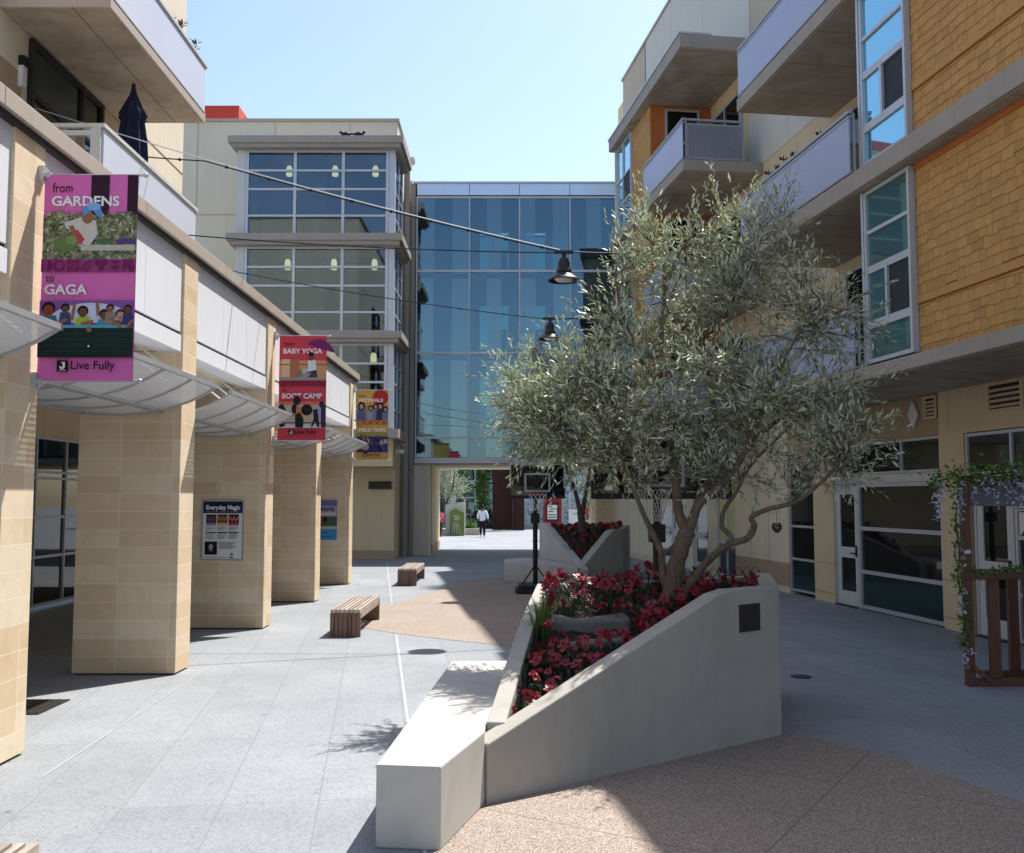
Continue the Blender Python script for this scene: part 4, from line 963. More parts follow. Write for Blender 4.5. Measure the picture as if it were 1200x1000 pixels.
one(tf, 'grass_tuft', M['green'], 'bright green tuft of blade leaves against the sloped planter wall', 'plant')

# wire edging on the planter rim
def edging():
    t = thing('wire_edging', 'low black wire mesh edging along the rim of the foreground planter', 'wire fence', (.5, 9.5, 1))
    def run(a, b, za, zb, h, n, name):
        m = MB(); a = Vector(a); b = Vector(b); d = b - a
        P = lambda s, q: Vector((a.x + d.x * s, a.y + d.y * s, za + (zb - za) * s + q))
        for k in range(n):
            s = k / n
            m.tube([P(s, -.1), P(s, h * .7), P(s + .5 / n, h), P(s + 1.0 / n, h * .7), P(s + 1 / n, -.1)], .0038, 4)
            m.tube([P(s, 0), P(s + .5 / n, h * .3), P(s + 1 / n, h * .75)], .0032, 4); m.tube([P(s + 1 / n, 0), P(s + .5 / n, h * .3), P(s, h * .75)], .0032, 4)
        for q in (.02, h * .45): m.tube([P(0, q), P(1, q)], .0034, 4)
        m.build(name, M['black'], t)
    run((.04, 7.35), (.47, 10.5), .42, 1.10, .22, 44, 'mesh')
    run((.45, 10.52), (2.7, 10.8), 1.16, 1.2, .17, 24, 'mesh')
edging()

# second planter, far along the plaza
def planter_far():
    t = thing('concrete_planter', 'smaller looking concrete planter with a V shaped front and a seat, beyond the basketball hoop', 'planter', (1.6, 25.5, 0))
    P, W1, W2 = (1.62, 23.5), (.75, 27.2), (2.9, 26.0)
    m = MB(); tower_wall(m, P, W1, [(0, .45), (.9, 1.45), (1, 1.45)], .2, -1); m.build('sloped_wall', M['concrete_seat'], t, bevel=.012)  # paler concrete puts this wing's brighter ambient light into its colour
    m = MB(); tower_wall(m, (1.66, 23.5), W2, [(0, .45), (.72, 1.26), (.8, 1.31), (1, 1.31)], .2, 1); m.build('front_wall', M['concrete'], t, bevel=.012)
    m = MB(); tower_wall(m, (.78, 27.25), (3.3, 28.4), [(0, 1.4), (1, 1.35)], .18, -1); m.build('back_wall', M['concrete'], t); m = MB(); tower_wall(m, (2.92, 26.05), (3.3, 28.2), [(0, 1.31), (1, 1.33)], .16, 1); m.build('side_wall', M['concrete'], t)
    m = MB(); m.prism([(-.2, 25.4), (1.55, 23.3), (1.6, 23.55), (.73, 27.1), (.2, 27.2), (-.2, 26.6)], 0, .49); m.build('seat_block', M['concrete_seat'], t, bevel=.012)
    sz = lambda y: min(.32 + .33 * (y - 23.5), 1.28)
    m = MB(); m.grid([[(1.66 + (a - 1.66) * k, 23.5 + (y - 23.5) * k, sz(23.5 + (y - 23.5) * k)) for k in (0, .25, .5, .75, 1)] for a, y in ((.93, 27.1), (1.6, 27.3), (2.4, 27.6), (3.1, 28.1), (2.95, 27), (2.78, 26.0))]); tag(m.build('soil', M['soil'], t), kind='stuff')
    return sz
SZ2 = planter_far()
sm = MB(); sm.smooth = True
for k in range(6):
    a = k * 1.047; sm.add([(0, 0, .0), (.07 * math.cos(a - .5), .07 * math.sin(a - .5), .02), (.095 * math.cos(a), .095 * math.sin(a), .03), (.07 * math.cos(a + .5), .07 * math.sin(a + .5), .02)], [(0, 1, 2, 3)])
P2 = [(1.66, 23.7), (2.85, 26.1), (3.1, 28), (.98, 27.1)]
cnt = 0; pts2 = []
proto2 = None
while cnt < 100:
    x, y = g.uniform(.7, 3.2), g.uniform(23.7, 28)
    if not poly_in((x, y), P2): continue
    cnt += 1; z = SZ2(y)
    if proto2 is None: proto2 = one(sm, 'anemone_flower', M['petal'], 'small red flower in the far planter with the V shaped front', 'flower', 'red flowers in the far planter'); o = proto2
    else: o = proto2.copy(); COL.objects.link(o)
    s = g.uniform(.55, .95); o.location = (x, y, z + g.uniform(.06, .16)); o.scale = (s, s, s); o.rotation_euler = (g.uniform(.3, 1.2), g.uniform(-.5, .3), g.uniform(0, 6.28))
    pts2.append((x, y, z))
for _ in range(260):
    x, y = g.uniform(.7, 3.2), g.uniform(23.7, 28)
    if poly_in((x, y), P2): pts2.append((x, y, SZ2(y)))
bed_foliage('flower_foliage', 'dark green stems and leaves under the red flowers of the far planter', pts2, .2, 8, M['stem'], 2)

# ------------------------------------------------------------------ olive trees
def catmull(pts, k=5):
    P = [Vector(p) for p in pts]; out = []
    for i in range(len(P) - 1):
        a, b, c, d = P[max(i - 1, 0)], P[i], P[i + 1], P[min(i + 2, len(P) - 1)]
        for j in range(k):
            t = j / k; out.append(.5 * ((2 * b) + (c - a) * t + (2 * a - 5 * b + 4 * c - d) * t * t + (3 * b - a - 3 * c + d) * t ** 3))
    return out + [P[-1]]
def olive_tree(label, base, limbs, blobs, nsec, nter, nleaf, leaf, seed, bark='bark', name='olive_tree', trunk_parts=None):
    g = np.random.default_rng(seed)
    root = thing(name, label, 'tree', base)
    tk = MB(); tk.smooth = True; samples = []; first = True
    for li, (pts, r0, r1) in enumerate(limbs):
        c = catmull(pts, 6); n = len(c)
        rad = [r0 + (r1 - r0) * (i / (n - 1)) ** .8 for i in range(n)]
        rad = [r * .88 * (1 + .06 * math.sin(i * 1.7 + li)) for i, r in enumerate(rad)]
        if li == 0: rad[0] *= 1.45; rad[1] *= 1.25; rad[2] *= 1.1
        tk.tube(c, rad, 12)
        samples += [(p, r) for p, r in zip(c, rad)][2 if li == 0 else 1:]
    SP = np.array([s[0][:] for s in samples]); SR = np.array([s[1] for s in samples])
    W = np.array([b[2] for b in blobs], float); W = W * W; W *= np.array([b[3] if len(b) > 3 else 1 for b in blobs]); W /= W.sum()
    br = tk; tw = MB()
    V, = (np.zeros((0, 3)),); lv = []
    for k in range(nsec):
        b = blobs[g.choice(len(blobs), p=W)]; c = np.array(b[0]); rr = b[1]
        d = g.normal(size=3); d /= np.linalg.norm(d); tgt = c + d * rr * g.uniform(.15, 1.0) ** .5
        dist = np.linalg.norm(SP - tgt, axis=1) + np.where(SP[:, 2] > tgt[2] + .1, .8, 0); j = dist.argmin(); st = SP[j]
        ln = np.linalg.norm(tgt - st); mid = st + (tgt - st) * .5 + g.normal(size=3) * .08 * ln + np.array([0, 0, .10 * ln])
        c_ = catmull([st, mid, tgt], 5); r0 = min(SR[j] * .6, .006 + .010 * ln)
        br.tube(c_, [r0 + (.0035 - r0) * i / (len(c_) - 1) for i in range(len(c_))], 5)
        L_ = len(c_); main = (tgt - st) / max(ln, 1e-6)
        for q in range(nter):
            f = g.uniform(.62, 1.0) if ln > .5 else g.uniform(.2, 1.0); i = min(int(f * (L_ - 1)), L_ - 2); p0 = np.array(c_[i].lerp(c_[i + 1], f * (L_ - 1) - i))
            dr = main * g.uniform(.1, .9) + g.normal(size=3) * .5 + np.array([0, 0, g.uniform(-.1, .9)]); dr /= np.linalg.norm(dr)
            l = leaf * g.uniform(3.0, 7.5); dro = g.uniform(-.12, .12)
            p1 = p0 + dr * l * .5; p2 = p0 + dr * l + np.array([0, 0, dro * l])
            tw.tube([p0, p1, p2], [.0028, .0022, .0012], 3, cap=False)
            nl = max(5, int(nleaf * l / (leaf * 5)))
            for s in range(nl):
                t = (s + .8) / nl; p = p0 + (p1 - p0) * 2 * t if t < .5 else p1 + (p2 - p1) * (2 * t - 1)
                a1 = np.cross(dr, g.normal(size=3)); a1 /= np.linalg.norm(a1) + 1e-9
                lv.append((p, dr * g.uniform(.6, 1.1) + a1 * g.uniform(.35, .8), leaf * g.uniform(.65, 1.15)))
    br.build('trunk', M[bark], root); tw.build('twig', M[bark], root)
    n = len(lv); P = np.array([a[0] for a in lv]); Dv = np.array([a[1] for a in lv]); Dv /= np.linalg.norm(Dv, axis=1)[:, None]; Ln = np.array([a[2] for a in lv])[:, None]
    X = np.cross(Dv, g.normal(size=(n, 3)) * .6 + np.array([0, 0, 1.0])); X /= np.linalg.norm(X, axis=1)[:, None] + 1e-9; Nn = np.cross(X, Dv)
    Wd = Ln * .118
    vs = np.stack([P, P + Dv * Ln * .38 + X * Wd + Nn * Ln * .02, P + Dv * Ln * .75 + X * Wd * .75 - Nn * Ln * .01, P + Dv * Ln - Nn * Ln * .07, P + Dv * Ln * .75 - X * Wd * .75 - Nn * Ln * .01, P + Dv * Ln * .38 - X * Wd + Nn * Ln * .02], 1).reshape(-1, 3)
    me = bpy.data.meshes.new('foliage'); base_ = np.array(base)
    me.vertices.add(n * 6); me.vertices.foreach_set('co', (vs - base_).astype(np.float32).ravel())
    me.loops.add(n * 6); me.loops.foreach_set('vertex_index', np.arange(n * 6, dtype=np.int32)); me.polygons.add(n); me.polygons.foreach_set('loop_start', np.arange(0, n * 6, 6, dtype=np.int32)); me.polygons.foreach_set('loop_total', np.full(n, 6, dtype=np.int32))
    me.update(calc_edges=True); me.materials.append(M['olive']); ob = bpy.data.objects.new('crown', me); COL.objects.link(ob); ob.parent = root
    return root, n

def px_pts(lst, y0): return [tuple(at(px, py, y0 + dy)) for px, py, dy in lst]
TY = 9.75
limbs1 = [
    (px_pts([(783, 712, 0), (788, 692, 0), (792, 665, 0), (800, 638, 0), (807, 622, .0)], TY), .115, .085),
    (px_pts([(806, 625, 0), (796, 603, .0), (793, 577, .03), (788, 535, .08), (776, 470, .12), (775, 400, .1), (779, 330, .1), (772, 290, .05)], TY), .07, .014),
    (px_pts([(806, 625, 0), (812, 608, -.02), (820, 590, -.05), (834, 578, -.12), (858, 553, -.2), (880, 515, -.3), (900, 460, -.35), (930, 400, -.4), (960, 350, -.4)], TY), .066, .012),
    (px_pts([(806, 622, .02), (818, 588, .1), (840, 540, .2), (835, 470, .25), (826, 415, .2), (845, 380, .2), (868, 335, .25), (888, 285, .3)], TY), .05, .012),
    (px_pts([(785, 705, .05), (777, 675, .06), (774, 645, .04), (763, 622, 0), (753, 600, -.06), (741, 570, -.1), (725, 530, -.15), (705, 490, -.2), (685, 450, -.2)], TY), .05, .012),
    (px_pts([(776, 650, .04), (790, 640, .1), (797, 622, .2)], TY), .035, .02),
    (px_pts([(800, 705, -.05), (812, 680, -.1), (832, 655, -.2), (855, 638, -.3), (876, 631, -.4), (884, 617, -.45), (881, 606, -.48), (900, 597, -.55), (930, 589, -.6), (955, 572, -.65), (985, 540, -.7), (1005, 500, -.7)], TY), .052, .014),
    (px_pts([(848, 645, -.26), (857, 630, -.25), (846, 617, -.22), (849, 597, -.2), (862, 578, -.2), (880, 545, -.25), (915, 510, -.3), (955, 470, -.35)], TY), .036, .013),
    (px_pts([(777, 460, .12), (748, 415, .25), (725, 350, .35), (722, 305, .4)], TY), .03, .010),
    (px_pts([(780, 340, .1), (800, 290, 0), (835, 255, -.1)], TY), .022, .008),
    (px_pts([(880, 515, -.3), (930, 480, .1), (985, 440, .3)], TY), .03, .01),
]
def bl(px, py, dy, rpx, w=1, d=TY):
    y = d + dy; return (tuple(at(px, py, y)), rpx / FPX * y, rpx, w)
limbs1 += [
    (px_pts([(741, 570, -.1), (715, 535, .05), (680, 505, .2), (645, 480, .35), (620, 455, .45)], TY), .03, .009),
    (px_pts([(705, 490, -.2), (670, 455, .1), (655, 450, .25), (650, 442, .3)], TY), .022, .008),
]
blobs1 = [bl(762, 262, 0, 22), bl(752, 280, .2, 24), bl(838, 250, -.05, 13, 1.1), bl(812, 290, .0, 30), bl(885, 285, .2, 26, .9), bl(925, 262, .1, 17, .8), bl(742, 320, .4, 30), bl(765, 330, .3, 48), bl(838, 330, .1, 46, .8), bl(905, 335, 0, 42, .8),
          bl(955, 375, -.3, 36, .6), bl(990, 385, -.4, 28, .6), bl(734, 392, .2, 28), bl(790, 410, .3, 52, .7), bl(885, 420, 0, 48, .7), bl(960, 445, -.3, 42, .6), bl(990, 480, -.5, 32, .7), bl(735, 455, .0, 50), bl(820, 490, .1, 52, .8), bl(905, 495, -.2, 46, .8),
          bl(700, 490, -.1, 44), bl(765, 530, -.1, 42, .7), bl(720, 540, .1, 34, .8), bl(860, 545, -.2, 38, .8), bl(930, 545, -.4, 36, .8), bl(975, 535, -.6, 34, .9), bl(1000, 512, -.6, 24, .8),
          bl(670, 444, .3, 20), bl(630, 466, .4, 24), bl(668, 450, .2, 38), bl(618, 485, .4, 32), bl(650, 500, .3, 42), bl(634, 516, .3, 28), bl(672, 532, .2, 30), bl(690, 520, .1, 34), bl(608, 462, .4, 18, .8), bl(700, 552, .0, 26), bl(745, 556, -.1, 22), bl(800, 540, .1, 28), bl(850, 558, -.1, 22), bl(905, 568, -.3, 20), bl(790, 455, -.75, 36, .8), bl(735, 500, -.6, 30, .8), bl(850, 430, -.8, 34, .7), bl(900, 480, -.9, 30, .7)]
T1, nL1 = olive_tree('large silvery olive tree with twisted trunks growing from the foreground planter', (1.62, TY, 1.05), limbs1, blobs1, 225, 12, 12, .082, 11)
T2Y = 26.0
limbs2 = [
    (px_pts([(682, 640, 0), (682, 615, 0), (680, 600, 0)], T2Y), .13, .1),
    (px_pts([(680, 602, 0), (675, 580, 0), (665, 550, 0), (650, 510, .1), (638, 465, .2), (630, 430, .2)], T2Y), .08, .02),
    (px_pts([(682, 604, 0), (688, 570, .1), (695, 530, .2), (700, 480, .3), (692, 430, .3)], T2Y), .08, .02),
    (px_pts([(666, 552, 0), (640, 530, -.3), (615, 505, -.5)], T2Y), .045, .015),
]
b2 = lambda px, py, dy, r, w=1: bl(px, py, dy, r, w, T2Y)
blobs2 = [b2(640, 425, .2, 26), b2(625, 455, 0, 30), b2(660, 450, .4, 34), b2(615, 500, -.3, 28), b2(645, 500, 0, 38), b2(685, 480, .5, 36), b2(625, 545, -.5, 26), b2(655, 545, 0, 32), b2(690, 530, .4, 34), b2(610, 470, 0, 20), b2(632, 398, .2, 14), b2(700, 565, .2, 22)]
olive_tree('smaller olive tree growing from the far planter behind the basketball hoop', (1.85, T2Y, 1.2), limbs2, blobs2, 110, 11, 10, .11, 23, 'bark2')
T3Y = 62.0
limbs3 = [(px_pts([(523, 632, 0), (523, 605, 0), (521, 590, 0)], T3Y), .16, .12), (px_pts([(521, 592, 0), (515, 575, 0), (512, 555, 0)], T3Y), .1, .03), (px_pts([(522, 592, 0), (530, 572, 0), (533, 552, 0)], T3Y), .1, .03)]
b3 = lambda px, py, dy, r, w=1: bl(px, py, dy, r, w, T3Y)
olive_tree('small olive tree in the sunny court beyond the passage', (-4.2, T3Y, 0), limbs3, [b3(515, 555, 0, 14), b3(528, 560, 0, 15), b3(520, 572, 0, 15), b3(533, 575, .3, 10), b3(520, 540, 0, 14), b3(510, 575, 0, 9)], 70, 10, 8, .16, 31, 'bark2')
# ornament hanging in the tree
p = at(910, 597, TY - .57)
t = thing('hanging_ornament', 'small dark pine cone ornament hanging from the lowest olive branch', 'ornament', (p.x, p.y, p.z - .25))
m = MB(); m.tube([(p.x, p.y, p.z), (p.x, p.y, p.z - .13)], .002, 4); m.build('cord', M['black'], t)
m = MB()
for k in range(46):
    q = k / 46; a = k * 2.4; r = .034 * math.sin(math.pi * min(.95, .18 + q * .8)) + .006; z = p.z - .13 - q * .085; c = Vector((p.x + r * math.cos(a), p.y + r * math.sin(a), z)); m.blob(c, (.012, .012, .007), 6, 4)
m.build('cone', wood_mat('cone_brown', S(66, 50, 40)), t)

# ------------------------------------------------------------------ basketball hoops
def hoop(label, pole, board_c, bw, bh, zb, rim_y, base=True, rim_x=None, rimmat='redpost'):
    px_, py_ = pole; x, y = board_c; t = thing('basketball_hoop', label, 'basketball hoop', (px_, py_, 0), 0, 'portable basketball hoops'); rim_x = x if rim_x is None else rim_x
    m = MB(); m.tube([(px_, py_, .08), (px_, py_, 1.75)], .055, 12); m.tube([(px_, py_, 1.75), (px_, py_, zb + .5)], .045, 12); m.build('pole', M['black'], t)
    m = MB(); q = [(-.36, -.62), (.36, -.62), (.46, -.45), (.46, .2), (.30, .42), (-.30, .42), (-.46, .2), (-.46, -.45)]
    m.prism([(px_ + a, py_ + c) for a, c in q], .01, .10); m.prism([(px_ + a * .85, py_ + c * .85) for a, c in q], .1, .19); m.build('base', surf('dark_plastic_base', S(34, 36, 44), .5, .1, 3, .05), t, bevel=.02)
    for s in (-1, 1):
        m = MB(); m.tube([(px_ + s * .32, py_ - .45, .17), (px_, py_, .62)], .016, 8); m.build('strut', M['black'], t)
    m = MB(); m.box(px_ - .1, px_ + .1, py_ - .09, py_ + .12, 1.55, 1.78); m.build('height_adjuster', M['black'], t, bevel=.01)
    m = MB()
    for q in (zb + .25, zb + .5): m.bar((px_, py_, q - .1), (x, y + .03, q), .05)
    m.build('arm', M['black'], t)
    bd = MB(); bd.box(x - bw / 2 + .03, x + bw / 2 - .03, y - .012, y + .012, zb + .04, zb + bh - .03); bd = bd.build('backboard', M['acrylic'], t)
    f = MB(); f.box(x - bw / 2, x - bw / 2 + .03, y - .03, y + .03, zb + .2, zb + bh); f.box(x + bw / 2 - .03, x + bw / 2, y - .03, y + .03, zb + .2, zb + bh); f.box(x - bw / 2 + .03, x + bw / 2 - .03, y - .03, y + .03, zb + bh - .03, zb + bh); f.build('frame', M['rail'], bd)
    f = MB(); f.box(x - bw / 2, x + bw / 2, y - .04, y + .04, zb - .03, zb + .04); f.box(x - bw / 2, x - bw / 2 + .03, y - .035, y + .035, zb + .04, zb + .2); f.box(x + bw / 2 - .03, x + bw / 2, y - .035, y + .035, zb + .04, zb + .2); f.build('padding', M['black'], bd)
    s = MB(); w, h, c = .29, .42, zb + .12
    for (a0, a1, c0, c1) in ((-w, w, h - .04, h), (-w, w, 0, .04), (-w, -w + .04, .04, h - .04), (w - .04, w, .04, h - .04)): s.box(x + a0, x + a1, y - .02, y - .013, c + c0, c + c1)
    s.build('target_square', M['rail'], bd)
    s = MB(); s.box(x - bw / 2 + .17, x - bw / 2 + .27, y - .02, y - .013, zb + .08, zb + .13); s.build('sticker', M['white'], bd)
    R_ = .21; zr = zb + .10; cy = rim_y
    m = MB(); m.tube([(rim_x + R_ * math.cos(a), cy + R_ * math.sin(a), zr) for a in [2 * math.pi * k / 28 for k in range(29)]], .012, 6); m.box(rim_x - .09, rim_x + .09, cy + R_ + .005, y - .015, zr - .06, zr + .015); m.build('rim', M[rimmat], t)
    m = MB(); n = 12
    for lv in range(4):
        r0, r1 = R_ * (1 - .13 * lv), R_ * (1 - .13 * (lv + 1)); z0, z1 = zr - .10 * lv, zr - .10 * (lv + 1)
        for k in range(n):
            a = 2 * math.pi * (k + .5 * (lv % 2)) / n; c_ = a + math.pi / n; d = a - math.pi / n
            for e in (c_, d): m.tube([(rim_x + r0 * math.cos(a), cy + r0 * math.sin(a), z0), (rim_x + r1 * math.cos(e), cy + r1 * math.sin(e), z1)], .0038, 4, cap=False)
    m.build('net', M['net'], t)
hoop('portable basketball hoop with a dark weighted base, standing left of the far planter', (.53, 22.5), (.57, 22.1), 1.24, .76, 2.14, 21.75)
hoop('second basketball hoop with a wide backboard, half hidden behind the large olive tree', (1.85, 12.6), (1.86, 12.25), 1.75, 1.05, 2.13, 11.85, rim_x=1.70, rimmat='black')

# ------------------------------------------------------------------ hanging lamps on cables
def hanging_lamp(label, x, y, zr):
    t = thing('pendant_street_lamp', label, 'street lamp', (x, y, zr + .42), 0, 'bell lamps hung on cables')
    m = MB(); m.lathe([(.265, 0), (.27, .012), (.25, .03), (.17, .10), (.115, .135), (.10, .14)], (x, y, zr), 28); m.build('shade', M['dark'], t, smooth=True)
    m = MB(); m.lathe([(.13, .14), (.13, .19), (.11, .20), (.10, .31), (.07, .38), (.035, .40), (.035, .46), (0, .46)], (x, y, zr), 20); m.build('housing', M['dark'], t, smooth=True)
    m = MB(); m.lathe([(0, -.012), (.12, -.005), (.16, .03), (.16, .04)], (x, y, zr), 20); m.build('lens', M['white'], t, smooth=True)
    m = MB(); m.bar((x - .16, y, zr + .49), (x + .16, y, zr + .49), .05); m.tube([(x, y, zr + .44), (x, y, zr + .49)], .025, 8); m.build('bracket', M['dark'], t)
hanging_lamp('nearer bell shaped hanging lamp with a white lens, clear against the glass bridge', .87, 16.2, 5.74)
hanging_lamp('farther bell shaped hanging lamp with a white lens, partly behind the olive leaves', .885, 22.6, 5.80)
def cable(label, a, b, sag, r, mat='black', knots=0):
    m = MB(); a, b = Vector(a), Vector(b); P = [a.lerp(b, k / 24) - Vector((0, 0, sag * 4 * (k / 24) * (1 - k / 24))) for k in range(25)]
    m.tube(P, r, 6)
    for k in range(knots):
        q = P[1 + int(k * 23 / max(knots, 1))]; m.blob(q, (.03, .02, .022), 6, 4)
    one(m, 'lamp_cable', M[mat], label, 'cable', 'lamp cables across the plaza')
cable('uppermost pale steel cable rising from the nearer lamp to the left balcony wall', (-7, 13.85, 7.78), (.80, 16.2, 6.27), .10, .009, 'steel')
def tied_cable():
    a, b = Vector((-7, 13.85, 7.78)), Vector((.80, 16.2, 6.27)); q = lambda t: a.lerp(b, t) - Vector((0, 0, .10 * 4 * t * (1 - t) + .028))
    P = [Vector((-7, 14.7, 7.50)).lerp(q(.30), k / 6) - Vector((0, 0, .03 * math.sin(math.pi * k / 6))) for k in range(6)] + [q(.3 + .7 * k / 18) for k in range(19)]
    m = MB(); m.tube(P, .010, 6)
    for k in range(3, 24, 2): m.blob(P[k], (.03, .022, .026), 6, 4)
    one(m, 'lamp_cable', M['black'], 'dark electric cable tied under the pale steel cable to the nearer lamp', 'cable', 'lamp cables across the plaza')
tied_cable()
cable('level dark cable from the arcade parapet to the nearer lamp', (-5.5, 16.3, 6.55), (.80, 16.2, 6.22), .06, .011)
cable('lower dark cable from the arcade parapet to the farther lamp', (-7.2, 22.6, 7.55), (.80, 22.6, 6.28), .10, .011, 'black', 8)
cable('short dark cable from the nearer lamp through the olive crown to the right building', (.94, 16.2, 6.24), tuple(ap(-.5, 2.0, 7.0)), .15, .015)
cable('short dark cable from the farther lamp through the olive crown to the right building', (.95, 22.6, 6.28), tuple(ap(5.2, 2.0, 7.0)), .15, .015)

# ------------------------------------------------------------------ banners and posters
class Flat:
    """flat printed artwork on a plane facing -y: u right, v down, in metres from the top left corner"""
    def __init__(s, x, y, z): s.o = (x, y, z); s.mb = MB(); s.n = 0
    def P(s, u, v, k): return (s.o[0] + u, s.o[1] - .00025 * k, s.o[2] - v)
    def poly(s, mat, pts):
        s.n += 1; s.mb.use(mat); s.mb.sheet([s.P(u, v, s.n) for u, v in pts][::1])
    def rect(s, mat, u0, v0, u1, v1): s.poly(mat, [(u0, v1), (u1, v1), (u1, v0), (u0, v0)])
    def ell(s, mat, u, v, ru, rv=None, a0=0, a1=360, n=20, rot=0):
        rv = rv or ru; c, d = math.cos(R(rot)), math.sin(R(rot)); pts = []
        for k in range(n if a1 - a0 >= 360 else n + 1):
            a = R(a0 + (a1 - a0) * k / n); x, y = ru * math.cos(a), rv * math.sin(a); pts.append((u + x * c - y * d, v - x * d - y * c))
        s.poly(mat, pts)
    def ring(s, mat, u, v, r0, r1, a0=0, a1=360, n=20):
        s.n += 1; s.mb.use(mat)
        for k in range(n):
            p = [R(a0 + (a1 - a0) * (k + q) / n) for q in (0, 1)]
            s.mb.sheet([s.P(u + r * math.cos(a), v - r * math.sin(a), s.n) for r, a in ((r0, p[0]), (r1, p[0]), (r1, p[1]), (r0, p[1]))])
    def text(s, mat, txt, u, v, size, bold=.0, width=None, align='LEFT', shear=0):
        s.n += 1; s.mb.use(mat); s.mb.text(txt, s.P(u, v, s.n), (1, 0, 0), (0, 0, 1), size, align, bold, width, shear)
def banner(label, pier, tone, x0=-3.94):
    y = PIERS[pier] + PT * .82; w, zt, h = .80, 4.86, 1.77
    t = thing('banner', label, 'banner', (-4.0, y, 3.9), 0, 'banners on the stone piers')
    for z in (zt, zt - h):
        a = MB(); a.tube([(-4.02, y + .014, z), (x0 + w + .05, y + .014, z)], .012, 8); a.blob((x0 + w + .05, y + .014, z), .022, 8, 6); a = a.build('arm', M['steel'], t)
        c = MB(); c.box(-4.03, -3.985, y - .035, y + .065, z - .06, z + .07); c.tube([(-3.985, y + .014, z), (-3.94, y + .014, z)], .03, 8); c.build('bracket', M['steel'], a)
    m = MB(); m.smooth = True
    nz = 16
    m.grid([[(x0 + w * k / 6 - (.012 if k == 0 else 0) * max(0, (j - 11) / 5), y + (.0 if j in (0, nz) else .004 * math.sin(k * .9) * math.sin(math.pi * j / nz)), zt - h * j / nz) for k in range(7)] for j in range(nz + 1)][::-1])
    m.build('cloth', tone, t)
    return t, Flat(x0, y - .0065, zt), w, h
PK = surf('pink_banner_cloth', S(220, 110, 180), .75, .04, 3, .05, 120); RD = surf('red_banner_cloth', S(206, 68, 84), .75, .05, 3, .05, 120); YL = surf('yellow_banner_cloth', S(206, 166, 84), .75, .05, 3, .05, 120)
WH = flat(238, 238, 240); DK = flat(52, 24, 42); PL_ = flat(120, 30, 84); BK = flat(22, 20, 24)
SK1, SK2, SK3, HR = flat(112, 74, 52), flat(150, 104, 76), flat(196, 150, 122), flat(30, 22, 22)
def logo(f, u, v, s, tcol, size, txt='Live Fully', width=None):
    f.rect(BK, u, v, u + s, v + s); f.rect(WH, u + s * .50, v + s * .15, u + s * .72, v + s * .6); f.ring(WH, u + s * .47, v + s * .52, s * .10, s * .26, 180, 360, 12); f.rect(WH, u + s * .38, v + s * .15, u + s * .6, v + s * .25)
    f.rect(WH, u + s * .2, v + s * .84, u + s * .8, v + s * .89)
    f.text(tcol, txt, u + s * 1.18, v + s * .78, size, .0015, width)
# pink banner
t, f, w, h = banner('large pink banner reading from GARDENS to GAGA on the nearest stone pier', 2, PK, -3.985)
f.rect(DK, .40, .005, .555, .40); f.rect(DK, .71, .005, .80, .42)
f.text(DK, 'from', .07, .155, .12, 0, .17); f.text(WH, 'GARDENS', .065, .27, .118, .003, .575)
f.rect(M['garden'], .002, .35, .798, .735)
gl = random.Random(12)
for k in range(170):
    f.n = 12 + k % 9; u, v = gl.uniform(.03, .77), gl.uniform(.33, .72); a = gl.uniform(0, 3.1); l, ww = gl.uniform(.012, .035), gl.uniform(.004, .010)
    c_, d_ = math.cos(a), math.sin(a); f.poly(gl.choice([flat(62, 84, 48), flat(96, 116, 66), flat(150, 158, 118), flat(40, 52, 40), flat(196, 196, 176), flat(116, 96, 80), flat(128, 142, 84)]), [(u - l * c_, v - l * d_), (u - ww * d_, v + ww * c_), (u + l * c_, v + l * d_), (u + ww * d_, v - ww * c_)])
f.n = 22; f.poly(M['garden'], [(.02, .36), (.2, .36), (.16, .31), (.07, .325)]); f.poly(M['garden'], [(.55, .36), (.79, .36), (.75, .32), (.62, .33)])
f.poly(flat(206, 198, 188), [(.18, .42), (.33, .37), (.45, .40), (.47, .52), (.40, .62), (.34, .60), (.30, .50), (.20, .47)])
f.ell(SK2, .38, .37, .05, .06); f.poly(flat(96, 146, 206), [(.34, .36), (.33, .31), (.36, .27), (.42, .25), (.48, .27), (.50, .32), (.51, .39), (.46, .36), (.42, .31)]); f.ell(flat(130, 176, 226), .43, .28, .06, .035)
f.poly(flat(186, 70, 66), [(.23, .52), (.30, .48), (.36, .56), (.34, .60), (.27, .60)]); f.poly(SK2, [(.22, .45), (.26, .44), (.30, .52), (.27, .54)]); f.rect(flat(190, 186, 172), .33, .61, .79, .66)
f.ell(flat(104, 126, 72), .20, .60, .10, .07); f.ell(flat(126, 150, 84), .25, .57, .05, .04); f.poly(flat(96, 60, 132), [(.62, .57), (.70, .55), (.79, .57), (.79, .60), (.64, .60)]); f.rect(flat(70, 112, 76), .46, .56, .58, .60)
f.rect(flat(150, 58, 120), .0, .735, .80, .845)
for k in range(4): f.poly(PL_, [(.0, .745 + k * .024), (.03, .757 + k * .024), (.0, .769 + k * .024)])
f.ell(PL_, .055, .79, .045, None, -90, 90); f.ring(PL_, .155, .79, .030, .05); f.rect(PL_, .22, .742, .325, .84); f.ring(flat(150, 58, 120), .272, .79, .018, .024, 0, 360, 4); f.ring(flat(150, 58, 120), .272, .79, .034, .04, 0, 360, 4)
for r0 in (.03, .055, .08): f.ring(PL_, .43, .84, r0, r0 + .014, 90, 180, 10)
for du, dv in ((-.03, -.02), (.03, -.02), (0, .025)): f.ell(PL_, .51 + du, .785 + dv, .028)
